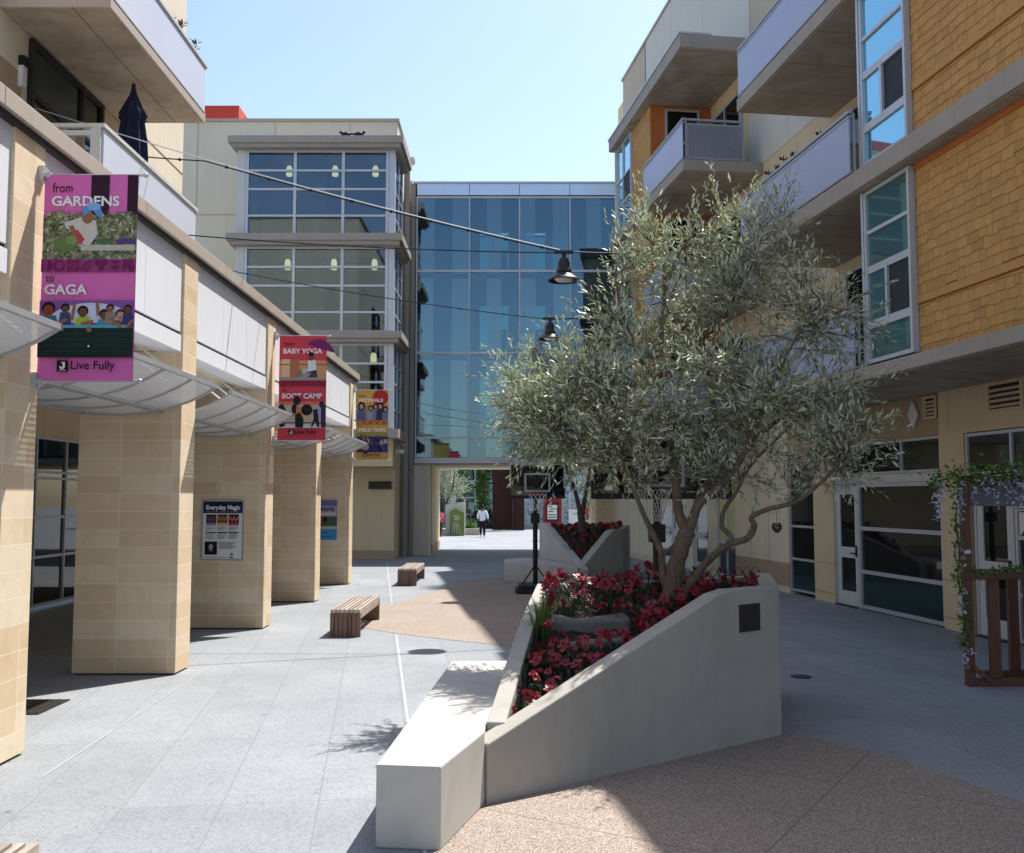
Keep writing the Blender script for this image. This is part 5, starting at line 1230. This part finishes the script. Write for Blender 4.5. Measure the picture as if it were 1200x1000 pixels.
f.poly(PL_, [(.575, .745), (.68, .745), (.627, .785)]); f.poly(PL_, [(.575, .79), (.68, .79), (.627, .838)]); f.poly(PL_, [(.69, .745), (.79, .745), (.69, .84)]); f.ell(PL_, .765, .81, .03)
f.text(DK, 'to', .045, .93, .10, 0, .07); f.text(WH, 'GAGA', .035, 1.035, .118, .003, .36)
f.rect(flat(140, 84, 160), .002, 1.09, .798, 1.30); f.ell(flat(206, 206, 226), .44, 1.28, .36, .17, 0, 180)
for (u, v, r, hc, skc, sh) in ((.08, 1.17, .052, HR, flat(150, 70, 50), flat(50, 120, 130)), (.22, 1.16, .034, HR, SK1, flat(60, 70, 120)), (.37, 1.19, .042, HR, SK1, flat(170, 186, 60)), (.55, 1.215, .038, HR, SK1, flat(70, 150, 170)), (.60, 1.16, .030, HR, SK2, flat(150, 130, 120)), (.69, 1.22, .042, flat(70, 50, 40), SK3, flat(110, 90, 90)), (.75, 1.165, .03, HR, SK1, flat(60, 60, 110))):
    f.poly(sh, [(u - r * 1.7, 1.31), (u - r * 1.2, v + r * .9), (u + r * 1.2, v + r * .9), (u + r * 1.7, 1.31)]); f.ell(hc, u, v - r * .25, r * 1.12, r * 1.1); f.ell(skc, u, v + .006, r * .82, r * .95); f.ell(flat(84, 50, 38), u, v + r * .42, r * .3, r * .12)
f.rect(flat(90, 170, 196), .10, 1.30, .76, 1.325)
for (a, c) in (((.16, 1.29), (.24, 1.25)), ((.28, 1.26), (.30, 1.12)), ((.36, 1.29), (.46, 1.27)), ((.50, 1.22), (.49, 1.10)), ((.61, 1.24), (.73, 1.36)), ((.72, 1.36), (.79, 1.26))):
    du, dv = c[0] - a[0], c[1] - a[1]; l = math.hypot(du, dv); q = (-dv / l * .013, du / l * .013); f.poly(SK2, [(a[0] + q[0], a[1] + q[1]), (c[0] + q[0], c[1] + q[1]), (c[0] - q[0], c[1] - q[1]), (a[0] - q[0], a[1] - q[1])])
f.rect(flat(26, 44, 40), .0, 1.325, .80, 1.575)
for k in range(4): f.rect(flat(40, 62, 56), .06, 1.37 + k * .05, .40, 1.378 + k * .05); f.rect(flat(40, 62, 56), .48, 1.37 + k * .05, .77, 1.378 + k * .05)
f.ell(SK2, .43, 1.34, .022); f.ell(WH, .43, 1.48, .009)
logo(f, .17, 1.60, .095, DK, .10, width=.37)
f.mb.build('printed_picture', None, t)
# red banner
t, f, w, h = banner('red banner reading BABY YOGA and BOOT CAMP on the third stone pier in view', 4, RD)
f.ell(flat(120, 40, 104), .66, .42, .30, .36, 20, 130); f.rect(RD, .3, .33, .8, .42); f.text(DK, 'from', .08, .17, .10, 0, .17); f.text(WH, 'BABY YOGA', .06, .30, .12, .003, .66)
f.rect(flat(206, 150, 110), .0, .42, .80, .76); f.rect(flat(226, 190, 160), .04, .40, .18, .70); f.rect(flat(150, 92, 62), .0, .48, .8, .50); f.rect(flat(176, 112, 80), .18, .40, .34, .72); f.rect(flat(158, 150, 140), .0, .71, .80, .76)
f.poly(flat(226, 226, 230), [(.49, .42), (.61, .41), (.63, .56), (.60, .66), (.48, .64)]); f.ell(SK1, .54, .36, .05, .065); f.ell(HR, .54, .31, .05, .035); f.poly(flat(60, 62, 70), [(.46, .62), (.63, .58), (.65, .71), (.44, .71)]); f.poly(flat(150, 150, 160), [(.27, .73), (.44, .65), (.55, .63), (.50, .70), (.34, .75)]); f.ell(SK3, .43, .53, .035); f.poly(flat(196, 190, 186), [(.39, .57), (.47, .55), (.48, .64), (.40, .64)]); f.poly(flat(120, 126, 110), [(.31, .62), (.36, .56), (.40, .68), (.34, .71)])
f.rect(flat(150, 36, 62), .0, .76, .80, .86)
for k in range(9): f.poly(flat(126, 30, 70), [(.03 + k * .085, .77), (.10 + k * .085, .77), (.065 + k * .085, .85)] if k % 2 else [(.03 + k * .085, .85), (.10 + k * .085, .85), (.065 + k * .085, .77)])
f.text(DK, 'to', .07, .95, .09, 0, .05); f.text(WH, 'BOOT CAMP', .055, 1.065, .12, .003, .67)
f.rect(flat(196, 180, 156), .0, 1.16, .80, 1.565); f.rect(flat(214, 120, 100), .0, 1.12, .80, 1.18); f.rect(flat(90, 80, 76), .0, 1.47, .8, 1.49); f.rect(flat(214, 214, 220), .0, 1.51, .80, 1.565)
f.poly(flat(40, 36, 40), [(.0, 1.20), (.06, 1.15), (.11, 1.22), (.14, 1.3), (.08, 1.40), (.12, 1.54), (.03, 1.555), (.0, 1.5)]); f.ell(flat(34, 34, 40), .28, 1.24, .06, .09); f.ell(flat(40, 36, 36), .31, 1.10, .065, .08); f.poly(flat(200, 130, 84), [(.31, 1.17), (.40, 1.23), (.43, 1.40), (.34, 1.46), (.30, 1.3)]); f.poly(flat(36, 34, 38), [(.28, 1.34), (.36, 1.3), (.43, 1.42), (.42, 1.56), (.29, 1.56)]); f.ell(flat(24, 24, 26), .48, 1.26, .095); f.ell(flat(50, 50, 54), .48, 1.26, .03)
f.poly(flat(44, 38, 50), [(.58, 1.26), (.66, 1.24), (.68, 1.4), (.70, 1.55), (.66, 1.55), (.62, 1.45), (.58, 1.55), (.55, 1.55), (.60, 1.4)]); f.poly(flat(170, 160, 196), [(.66, 1.24), (.74, 1.22), (.74, 1.42), (.68, 1.42)]); f.ell(flat(60, 46, 50), .73, 1.17, .045, .06); f.poly(flat(66, 40, 84), [(.72, 1.2), (.80, 1.16), (.80, 1.56), (.72, 1.56)])
logo(f, .18, 1.60, .085, DK, .10, width=.36); f.mb.build('printed_picture', None, t)
# yellow banner
t, f, w, h = banner('yellow banner reading FESTIVALS and FIELD TRIPS on the farthest stone pier', 6, YL)
f.ell(flat(184, 48, 52), .60, .19, .20); f.text(flat(110, 70, 40), 'from', .06, .18, .10, 0, .16); f.text(WH, 'FESTIVALS', .06, .30, .12, .003, .60)
f.rect(flat(150, 140, 110), .0, .40, .80, .76)
for u, v, r, c in ((.12, .42, .10, flat(90, 96, 140)), (.36, .47, .07, flat(150, 150, 164)), (.48, .42, .07, flat(120, 124, 150)), (.60, .42, .09, flat(52, 54, 78)), (.73, .50, .07, flat(110, 120, 160))):
    f.poly(c, [(u - r * 1.2, .77), (u - r, v + r * .9), (u + r, v + r * .9), (min(.8, u + r * 1.2), .77)]); f.ell(HR, u, v - .01, r * .95, r * 1.1); f.ell(SK3, u, v, r * .5, r * .65)
f.rect(flat(190, 116, 60), .0, .78, .80, .88)
for k in range(8): f.ell(flat(176, 76, 44) if k % 2 else flat(214, 130, 60), .1 + k * .085, .83, .035)
f.text(flat(110, 70, 40), 'to', .06, .95, .09, 0, .05); f.text(WH, 'FIELD TRIPS', .06, 1.06, .12, .003, .68); f.rect(flat(150, 150, 80), .0, 1.08, .80, 1.20)
f.rect(flat(64, 60, 110), .0, 1.18, .80, 1.58)
rp = random.Random(4)
for k in range(26):
    u, v = rp.uniform(.06, .74), rp.uniform(1.16, 1.5); f.poly(rp.choice([flat(52, 50, 120), flat(40, 40, 90), flat(84, 70, 140), flat(180, 180, 196)]), [(u - .05, v + .13), (u - .04, v + .03), (u + .04, v + .03), (u + .05, v + .13)]); f.ell(HR, u, v - .006, .03, .034); f.ell(rp.choice([SK1, SK2, SK3]), u, v + .004, .022, .028)
f.ell(flat(206, 150, 150), .23, 1.45, .10, .08); logo(f, .18, 1.61, .085, DK, .09, width=.33); f.mb.build('printed_picture', None, t)

def poster(label, pier, x0, zt, w, h, frame=True):
    y = PIERS[pier]
    t = thing('poster', label, 'poster', (x0 + w / 2, y, zt - h))
    bx('board', M['white'], t, x0, x0 + w, y - .022, y - .002, zt - h, zt)
    if frame:
        m = MB(); b_ = .022
        m.box(x0 - b_, x0, y - .03, y - .002, zt - h - b_, zt + b_); m.box(x0 + w, x0 + w + b_, y - .03, y - .002, zt - h - b_, zt + b_); m.box(x0, x0 + w, y - .03, y - .002, zt, zt + b_); m.box(x0, x0 + w, y - .03, y - .002, zt - h - b_, zt - h); m.build('frame', M['rail'], t)
    return t, Flat(x0, y - .0225, zt)
t, f = poster('framed white poster with a navy heading reading Everyday Magic on a stone pier', 4, -5.03, 2.06, .64, .93)
NV = flat(34, 36, 78); GY = flat(120, 124, 134)
f.rect(NV, .0, .0, .64, .19); f.text(WH, 'Everyday Magic', .045, .13, .10, .003, .55); f.rect(flat(150, 152, 176), .05, .165, .59, .172)
for k, (c1, c2, c3) in enumerate(((flat(56, 50, 76), flat(120, 90, 60), flat(128, 122, 196)), (flat(90, 56, 48), flat(170, 130, 60), flat(206, 170, 80)), (flat(70, 34, 36), flat(200, 120, 130), flat(170, 70, 80)))):
    u = .05 + k * .185; f.rect(c1, u, .21, u + .165, .37); f.rect(c3, u, .345, u + .165, .385)
    for q in range(5): f.ell(c2, u + .025 + q * .03, .27 + .03 * (q % 2), .014, .03)
    for q in range(3): f.rect(GY, u, .41 + q * .022, u + (.15 if q < 2 else .1), .418 + q * .022)
    f.rect(flat(60, 62, 70), u, .495, u + .165, .515)
    for q in range(4): f.rect(GY, u, .535 + q * .02, u + (.15 - .03 * (q % 2)), .542 + q * .02)
f.rect(BK, .04, .65, .24, .86); f.ell(flat(170, 166, 160), .14, .735, .035, .05); f.rect(flat(140, 136, 130), .11, .785, .17, .80)
for q in range(6): f.rect(GY, .27, .66 + q * .02, .56 - .04 * (q % 3), .667 + q * .02)
f.rect(flat(70, 70, 80), .46, .84, .50, .87); f.rect(BK, .44, .90, .51, .912); f.rect(GY, .04, .90, .40, .907)
f.mb.build('print', None, t)
t, f = poster('small unframed poster with a lilac top and blue foot on the far stone pier', 6, -4.86, 2.07, .54, .98, False)
f.rect(flat(120, 110, 170), 0, 0, .54, .14); f.rect(flat(170, 166, 196), 0, .14, .54, .40); f.text(flat(50, 46, 80), 'UPDATE', .08, .26, .11, .006, .38); f.rect(flat(206, 206, 216), .03, .30, .5, .37)
f.rect(flat(90, 92, 84), 0, .40, .54, .70); f.ell(flat(160, 60, 66), .16, .45, .06); f.ell(flat(40, 36, 40), .24, .48, .05, .08); f.rect(flat(62, 110, 84), .22, .55, .54, .66); f.rect(flat(196, 190, 176), .02, .64, .54, .71); f.rect(flat(70, 150, 206), 0, .71, .54, .98); f.rect(flat(40, 90, 150), .1, .78, .32, .80); f.rect(flat(40, 90, 150), .1, .89, .44, .91)
f.mb.build('print', None, t)

# security camera on the tower corner
t = thing('security_camera', 'small pale security camera on a bracket at the corner below the glass bridge', 'camera', (-4.1, 34.0, 3.75))
bx('bracket', M['slab'], t, -4.12, -3.7, 33.85, 34.1, 3.95, 4.05); m = MB(); m.box(-4.0, -3.72, 33.6, 33.95, 3.66, 3.8); m.tube([(-3.86, 33.6, 3.73), (-3.86, 33.55, 3.73)], .04, 10); m.build('camera_body', M['white'], t, bevel=.02); m = MB(); m.tube([(-3.9, 33.95, 3.8), (-3.95, 34.0, 3.95)], .02, 6); m.build('arm', M['white'], t)

# ------------------------------------------------------------------ timber trellis with wisteria on the right
def trellis():
    t = thing('timber_trellis', 'red brown timber trellis stand with thick posts at the right edge', 'trellis', (5.6, 11.3, 0))
    for x, y, w, h in ((5.17, 11.25, .09, 2.28), (6.75, 11.25, .09, 2.28), (6.75, 11.85, .09, 2.28)):
        bx('post', M['timber'], t, x - w / 2, x + w / 2, y - w / 2, y + w / 2, 0, h, bevel=.005)
    for x, y, w in ((5.45, 11.23, .12), (5.93, 11.75, .12), (5.86, 11.23, .13), (6.3, 11.25, .13)):
        bx('slat', M['timber'], t, x - w / 2, x + w / 2, y - .03, y + .03, .09, 1.19, bevel=.005)
    for b_ in ((5.12, 6.8, 11.19, 11.31, 1.19, 1.28), (5.215, 6.7, 11.2, 11.3, .0, .085), (5.12, 6.8, 11.19, 11.31, 2.28, 2.36), (5.55, 6.7, 11.7, 11.8, 0, .085), (5.55, 6.8, 11.7, 11.8, 1.19, 1.27)):
        bx('rail', M['timber'], t, *b_, bevel=.005)
    m = MB(); m.bar((5.18, 11.18, .22), (5.36, 11.18, .07), .05); m.build('brace', M['timber'], t)
    bx('header_panel', surf('grey_header_board', S(120, 118, 124), .8, .05, 2, 0), t, 5.25, 6.7, 11.28, 11.30, 2.02, 2.279)
trellis()
def garland(label, path, w, drops, seed):
    g = np.random.default_rng(seed); t = thing('wisteria_garland', label, 'garland', path[0], 0, 'wisteria garlands on the trellis')
    st = MB(); c = catmull(path, 8); st.tube(c, .010, 5); st.build('vine', M['bark2'], t)
    lf, fl = MB(), MB()
    def leafset(p, s):
        d = g.normal(size=3); d /= np.linalg.norm(d); x = np.cross(d, g.normal(size=3)); x /= np.linalg.norm(x); p = np.array(p)
        lf.add([p, p + d * s * .45 + x * s * .24, p + d * s, p + d * s * .45 - x * s * .24], [(0, 1, 2, 3)])
    for q in c:
        for _ in range(int(15 * w)): leafset(np.array(q) + g.normal(size=3) * .055 * w, g.uniform(.045, .085))
    for (i, l) in drops:
        q = c[min(int(i * (len(c) - 1)), len(c) - 1)]
        for k in range(int(l * 85)):
            v = k / (l * 85); r = .045 * (1 - v) + .008; a = g.uniform(0, 6.28); p = np.array((q.x + r * math.cos(a), q.y - .03 + r * math.sin(a), q.z - .04 - v * l)); d = g.normal(size=3) * .018; e = g.normal(size=3) * .018
            fl.add([p, p + d, p + d + e, p + e], [(0, 1, 2, 3)])
    lf.build('foliage', M['green'], t)
    if drops: fl.build('blossom', M['lilac'], t)
garland('leafy wisteria garland with hanging lilac flowers along the top of the trellis', [(4.82, 11.2, 2.30), (5.05, 11.16, 2.35), (5.3, 11.16, 2.36), (5.6, 11.14, 2.40), (5.85, 11.14, 2.40), (6.3, 11.14, 2.44), (6.8, 11.16, 2.4)], 1.25, [(.02, .42), (.06, .38), (.1, .2), (.17, .5), (.2, .45), (.3, .3), (.38, .2), (.44, .35), (.5, .3), (.55, .42), (.62, .4), (.66, .3), (.75, .4), (.85, .35)], 1)
garland('thin leafy wisteria garland trailing down the left post of the trellis', [(5.08, 11.17, 2.25), (5.03, 11.17, 1.85), (5.06, 11.17, 1.5), (5.03, 11.17, 1.2), (5.11, 11.17, .9), (5.08, 11.17, .62), (5.10, 11.17, .45)], .42, [(.3, .25), (.55, .3), (.95, .25)], 2)
garland('dark leafy garland lying along the middle rail of the trellis', [(5.2, 11.2, 1.29), (5.5, 11.22, 1.27), (5.7, 11.2, 1.31), (6.0, 11.2, 1.30), (6.6, 11.2, 1.3)], .45, [], 3)

# ------------------------------------------------------------------ beyond the passage
def far_court():
    b = thing('far_building', 'sunlit building with teal glazing and pale mullions beyond the passage', 'building', (0, 74, 0))
    wnd(b, 'glazed_wall', 'x', [-9 + 2.1 * k for k in range(5)] + [-.2], [1.0, 2.2, 3.4, 4.9, 6.4], 72, M['alu_white'], M['glass_far'], bar=.12, depth=.15)
    bx('back_wall', surf('teal_curtain', S(120, 164, 158), .9, .06, 1, 0), b, -12, 0, 75, 75.2, 0, 9)
    bx('base_wall', M['concrete'], b, -12, 0, 71.9, 72.1, 0, .95); bx('wall', M['cream'], b, -12, 16, 71.9, 74.9, 6.5, 9.0)
    bx('pattern_screen', M['mural'], b, .6, 12, 72, 72.1, .35, 6.5); bx('wall', M['cream'], b, -.1, .6, 71.8, 74, 0, 6.49); bx('wall', M['concrete'], b, .6, 12, 71.85, 72.2, 0, .34)
    m = MB()
    for x in (.6, 2.4, 4.2, 6.0, 8): m.box(x - .08, x + .08, 71.9, 71.99, .35, 6.5)
    m.build('mullion', M['alu_white'], b)
    bx('column', M['pale'], b, -5.6, -5.1, 69, 69.5, 0, 6.5); bx('column', M['pale'], b, -4.4, -4.05, 71, 71.4, 0, 6.5)
    w = thing('steel_wall', 'tall dark rusted steel plate wall beyond the passage, right of the walking person', 'sculpture', (-.2, 66, 0))
    m = MB()
    for k, (x0, x1) in enumerate(((-1.32, -.62), (-.615, .02), (.025, .82))): m.box(x0, x1, 65.6 + (.5 if k < 2 else 0), 65.7 + (.5 if k < 2 else 0), 0.02, 6.2)
    m.build('plate', M['rust'], w)
    k = thing('kiosk_sign', 'olive green angular sign block before a grey concrete backdrop, beyond the passage', 'sign', (-3.15, 56.5, 0))
    m = MB(); m.add([(-3.57, 56.4, 0), (-2.74, 56.4, 0), (-2.74, 56.4, 1.34), (-3.18, 56.4, 1.56), (-3.57, 56.4, 1.38), (-3.57, 56.9, 0), (-2.74, 56.9, 0), (-2.74, 56.9, 1.34), (-3.18, 56.9, 1.56), (-3.57, 56.9, 1.38)], [(0, 1, 2, 3, 4), (9, 8, 7, 6, 5)] + [(i, i + 5, (i + 1) % 5 + 5, (i + 1) % 5) for i in range(5)]); m.build('block', M['kiosk'], k)
    m = MB(); m.use(M['white'])
    for q, (x, ww) in enumerate(((-3.35, .3), (-3.3, .35), (-3.3, .25))): m.box(x, x + ww, 56.392, 56.398, 1.12 - q * .11, 1.15 - q * .11)
    for q in range(5): m.tube([(-3.45 + q * .14, 56.39, .08), (-3.3 + q * .05, 56.39, .75)], .01, 4)
    m.build('print', None, k)
    m = MB(); m.prism([(-3.85, 57.0), (-2.72, 57.0), (-2.72, 57.4), (-3.85, 57.4)], 0, 1.8, [1.76, 1.96, 1.96, 1.76]); m.build('backdrop', M['concrete_seat'], k)
    m = MB(); m.prism([(-5.4, 57.5), (-1.9, 57.5), (-1.75, 58.6), (-5.4, 58.6)], 0, .38)
    one(m, 'planter_wall', M['concrete'], 'low concrete planter wall behind the green sign block', 'planter', bevel=.02)
    s = MB(); rr = np.random.default_rng(3)
    for q in range(260):
        c = np.array((-2.55 + rr.normal() * .28, 58 + rr.normal() * .15, .42 + abs(rr.normal()) * .13)); d = rr.normal(size=3) * .08; e = rr.normal(size=3) * .08; s.add([c, c + d, c + d + e, c + e], [(0, 1, 2, 3)])
    one(s, 'low_shrub', M['green'], 'small bright green shrub in the low planter beside the walking person', 'shrub')
    p_ = thing('flower_pot', 'tall black pot of magenta flowers at the left of the sunny court', 'flower pot', (-4.15, 55, 0))
    m = MB(); m.lathe([(0, 0), (.2, 0), (.34, .8), (.30, .8), (.28, .75), (0, .75)], (-4.15, 55, .35 - .35), 18); m.build('pot', M['black'], p_, smooth=True)
    m = MB()
    for q in range(300):
        c = np.array((-4.15 + rr.normal() * .16, 55 + rr.normal() * .16, 1.0 + rr.normal() * .12)); d = rr.normal(size=3) * .06; e = rr.normal(size=3) * .06; m.use(M['pink'] if q % 3 else M['green']); m.add([c, c + d, c + d + e, c + e], [(0, 1, 2, 3)])
    m.build('blossom', None, p_)
    n = thing('notice_kiosk', 'red framed notice board with white sheets, beyond the far planter', 'notice board', (2.15, 50, 0))
    m = MB()
    for b_ in ((1.58, 1.72, 49.95, 50.1, 0, 2.25), (2.38, 2.52, 49.95, 50.1, 0, 2.25), (1.72, 2.38, 49.95, 50.1, 1.95, 2.25), (1.72, 2.38, 49.95, 50.1, .4, .95)): m.box(*b_)
    m.build('frame', M['redpost'], n); bx('panel', M['dark'], n, 1.72, 2.38, 50.0, 50.06, .95, 1.95)
    m = MB(); m.box(1.8, 2.28, 49.985, 49.999, 1.08, 1.8); m.use(M['dark'])
    m.mats = [M['white']] + [q for q in m.mats if q != M['white']]; m.mi = [0] * 6; m.use(M['dark'])
    for (x, z, a) in ((1.95, 1.72, .1), (2.08, 1.60, .16), (1.98, 1.48, .12), (2.04, 1.30, .2), (2.04, 1.18, .2)): m.box(x - a, x + a, 49.975, 49.984, z - .022, z + .022)
    m.build('sheet', None, n)
    m = MB(); m.box(3.0, 3.75, 52, 52.12, .0, 1.55); m.use(M['dark']); m.mats = [M['white'], M['dark']]; m.mi = [0] * 6; m.use(M['dark']); m.box(3.2, 3.5, 51.985, 51.998, 1.3, 1.33)
    one(m, 'sign_panel', None, 'plain white free standing panel right of the red notice board', 'sign')
    m = MB()
    for q in range(700):
        c = np.array((5.2 + rr.normal() * .5, 60 + rr.normal() * .5, 1.35 + rr.normal() * .22)); d = rr.normal(size=3) * .09; e = rr.normal(size=3) * .09; m.use(M['petal'] if q % 3 else M['green']); m.add([c, c + d, c + d + e, c + e], [(0, 1, 2, 3)])
    one(m, 'flower_bed', None, 'sunlit red flower bed seen past the trunk of the far olive tree', 'flower bed', kind='stuff')
    m = MB(); m.prism([(4.0, 59.5), (6.6, 59.5), (6.6, 60.6), (4.0, 60.6)], 0, 1.0, [.7, 1.25, 1.25, .7]); one(m, 'sloped_planter', M['concrete_seat'], 'pale sloped planter under the sunlit red flowers', 'planter')
    m = MB()
    for q in range(700):
        c = np.array((-2.15 + rr.normal() * .22, 71.4 + rr.normal() * .15, rr.uniform(1.1, 4.6))); d = rr.normal(size=3) * .11; e = rr.normal(size=3) * .11; m.add([c, c + d, c + d + e, c + e], [(0, 1, 2, 3)])
    one(m, 'climbing_plant', M['green'], 'green climbing plant up the teal glazing beyond the passage', 'plant')
    m = MB()
    for q in range(500):
        c = np.array((-1.7 + rr.normal() * .7, 71.0 + rr.normal() * .2, rr.uniform(.15, 1.2))); d = rr.normal(size=3) * .12; e = rr.normal(size=3) * .12; m.add([c, c + d, c + d + e, c + e], [(0, 1, 2, 3)])
    one(m, 'shrub', M['stem'], 'grey green shrub at the foot of the teal glazing', 'shrub')
far_court()

# ------------------------------------------------------------------ the walking person, seen from behind
def skinned(name, joints, edges, mat, parent, sub=2, root=0):
    me = bpy.data.meshes.new(name); me.from_pydata([j[0] for j in joints], edges, []); ob = bpy.data.objects.new(name, me); COL.objects.link(ob); ob.parent = parent
    md = ob.modifiers.new('skin', 'SKIN'); md.use_smooth_shade = True
    if not me.skin_vertices: me.skin_vertices.new() if hasattr(me.skin_vertices, 'new') else None
    for i, j in enumerate(joints):
        r = j[1]; me.skin_vertices[0].data[i].radius = r if isinstance(r, tuple) else (r, r); me.skin_vertices[0].data[i].use_root = (i == root)
    s = ob.modifiers.new('sub', 'SUBSURF'); s.levels = s.render_levels = sub; me.materials.append(mat); return ob
def person():
    t = thing('person', 'person in a white shirt and black trousers walking away through the sunny court', 'person', (-1.62, 54.1, 0), R(4))
    J = [((0, 0, .96), (.15, .10)), ((0, .01, 1.15), (.14, .09)), ((0, .02, 1.36), (.17, .10)), ((0, .03, 1.48), (.07, .06)), ((0, .045, 1.56), .055), ((0, .06, 1.64), (.085, .095)), ((0, .065, 1.73), (.08, .09)),
         ((.19, .02, 1.42), .055), ((.27, -.05, 1.17), .043), ((.31, -.0, .95), .034), ((.32, .02, .86), (.04, .02)),
         ((-.19, .02, 1.42), .055), ((-.25, .08, 1.17), .043), ((-.24, .2, .98), .034), ((-.24, .24, .90), (.04, .02)),
         ((.09, 0, .86), .085), ((.10, .16, .50), .06), ((.10, .08, .10), .042), ((.11, .2, .04), (.04, .03)),
         ((-.09, 0, .86), .085), ((-.10, -.02, .50), .06), ((-.10, -.28, .18), .042), ((-.10, -.24, .05), (.04, .03))]
    E = [(0, 1), (1, 2), (2, 3), (3, 4), (4, 5), (5, 6), (2, 7), (7, 8), (8, 9), (9, 10), (2, 11), (11, 12), (12, 13), (13, 14), (0, 15), (15, 16), (16, 17), (17, 18), (0, 19), (19, 20), (20, 21), (21, 22)]
    skinned('body', J, E, M['skin'], t)
    g_ = lambda r, k: (r[0] + k, r[1] + k) if isinstance(r, tuple) else (r + k, r + k)
    ids = [0, 1, 2, 3, 7, 8, 11, 12]; ids = [0, 1, 2, 3, 7, 8, 9, 11, 12, 13]; mp = {a: i for i, a in enumerate(ids)}
    JJ = [(J[i][0], g_(J[i][1], .028)) for i in ids]; JJ[0] = ((0, 0, .84), (.185, .135)); JJ[3] = ((0, .03, 1.46), (.085, .075)); JJ[6] = ((.308, -.004, 1.0), (.055, .055)); JJ[9] = ((-.242, .18, 1.01), (.055, .055))
    skinned('shirt', JJ, [(mp[a], mp[c]) for a, c in E if a in mp and c in mp], M['shirt'], t)
    ids = [0, 15, 16, 17, 19, 20, 21]; mp = {a: i for i, a in enumerate(ids)}; JJ = [(J[i][0], g_(J[i][1], .026)) for i in ids]; JJ[0] = ((0, 0, 1.0), (.16, .115))
    skinned('trousers', JJ, [(mp[a], mp[c]) for a, c in E if a in mp and c in mp], M['trouser'], t)
    m = MB(); m.smooth = True; m.blob((0, .035, 1.69), (.102, .108, .118), 14, 10, .03); m.build('hair', M['hair'], t, local=True)
    for (x, y, z, rx) in ((.11, .15, .04, 0), (-.10, -.24, .06, -.6)):
        m = MB(); m.smooth = True; m.blob((x, y, z), (.05, .13, .045), 12, 8); m.build('shoe', M['white'], t, local=True)
    m = MB(); m.smooth = True; m.blob((.088, .06, 1.665), (.012, .02, .03), 8, 6); m.blob((-.088, .06, 1.665), (.012, .02, .03), 8, 6); m.build('ear', M['skin'], t, local=True)
    m = MB(); m.smooth = True
    for sx, hx, hy, hz in ((1, .32, .02, .86), (-1, -.24, .24, .90)):
        for k, (dx, l) in enumerate(((-.022, .07), (-.007, .08), (.008, .075), (.022, .06))): m.tube([(hx + .004 * sx, hy + dx, hz), (hx, hy + dx + .01, hz - l * .55), (hx - .012 * sx, hy + dx + .015, hz - l)], [.009, .008, .006], 6)
        m.tube([(hx - .01 * sx, hy + .03, hz + .03), (hx - .02 * sx, hy + .055, hz - .01), (hx - .02 * sx, hy + .06, hz - .035)], [.011, .003, .007], 6)
    m.build('fingers', M['skin'], t, local=True)
person()

# ------------------------------------------------------------------ light, sky, camera
SUN = Vector((.355, .43, 1.0)).normalized()
sun = bpy.data.lights.new('sun', 'SUN'); sun.energy = 5.0; sun.angle = R(.53); sun.color = (1, .965, .91)
so = bpy.data.objects.new('sun', sun); COL.objects.link(so); so.rotation_euler = (-SUN).to_track_quat('-Z', 'Y').to_euler(); so.location = (20, 30, 60)
w = bpy.data.worlds.new('World'); sc.world = w; w.use_nodes = True; nt = w.node_tree
sky = nt.nodes.new('ShaderNodeTexSky'); sky.sky_type = 'NISHITA'; sky.sun_disc = False; sky.sun_elevation = math.asin(SUN.z); sky.sun_rotation = math.atan2(SUN.x, SUN.y)
sky.air_density = 1.0; sky.dust_density = 1.2; sky.ozone_density = .35
L(nt, sky.outputs[0], nt.nodes['Background'].inputs[0]); nt.nodes['Background'].inputs[1].default_value = .15
cd = bpy.data.cameras.new('camera'); cd.sensor_width = 36; cd.lens = 36 * FPX / 1200; cd.clip_end = 2000; cd.clip_start = .05
co = bpy.data.objects.new('camera', cd); COL.objects.link(co); co.location = (0, 0, CAM_H); co.rotation_euler = (math.pi / 2 + PITCH, 0, 0); sc.camera = co
sc.view_settings.view_transform = 'Standard'; sc.view_settings.look = 'None'; sc.view_settings.gamma = 1; sc.view_settings.exposure = .7
sc.render.engine = 'CYCLES'; sc.cycles.max_bounces = 8; sc.cycles.transparent_max_bounces = 24
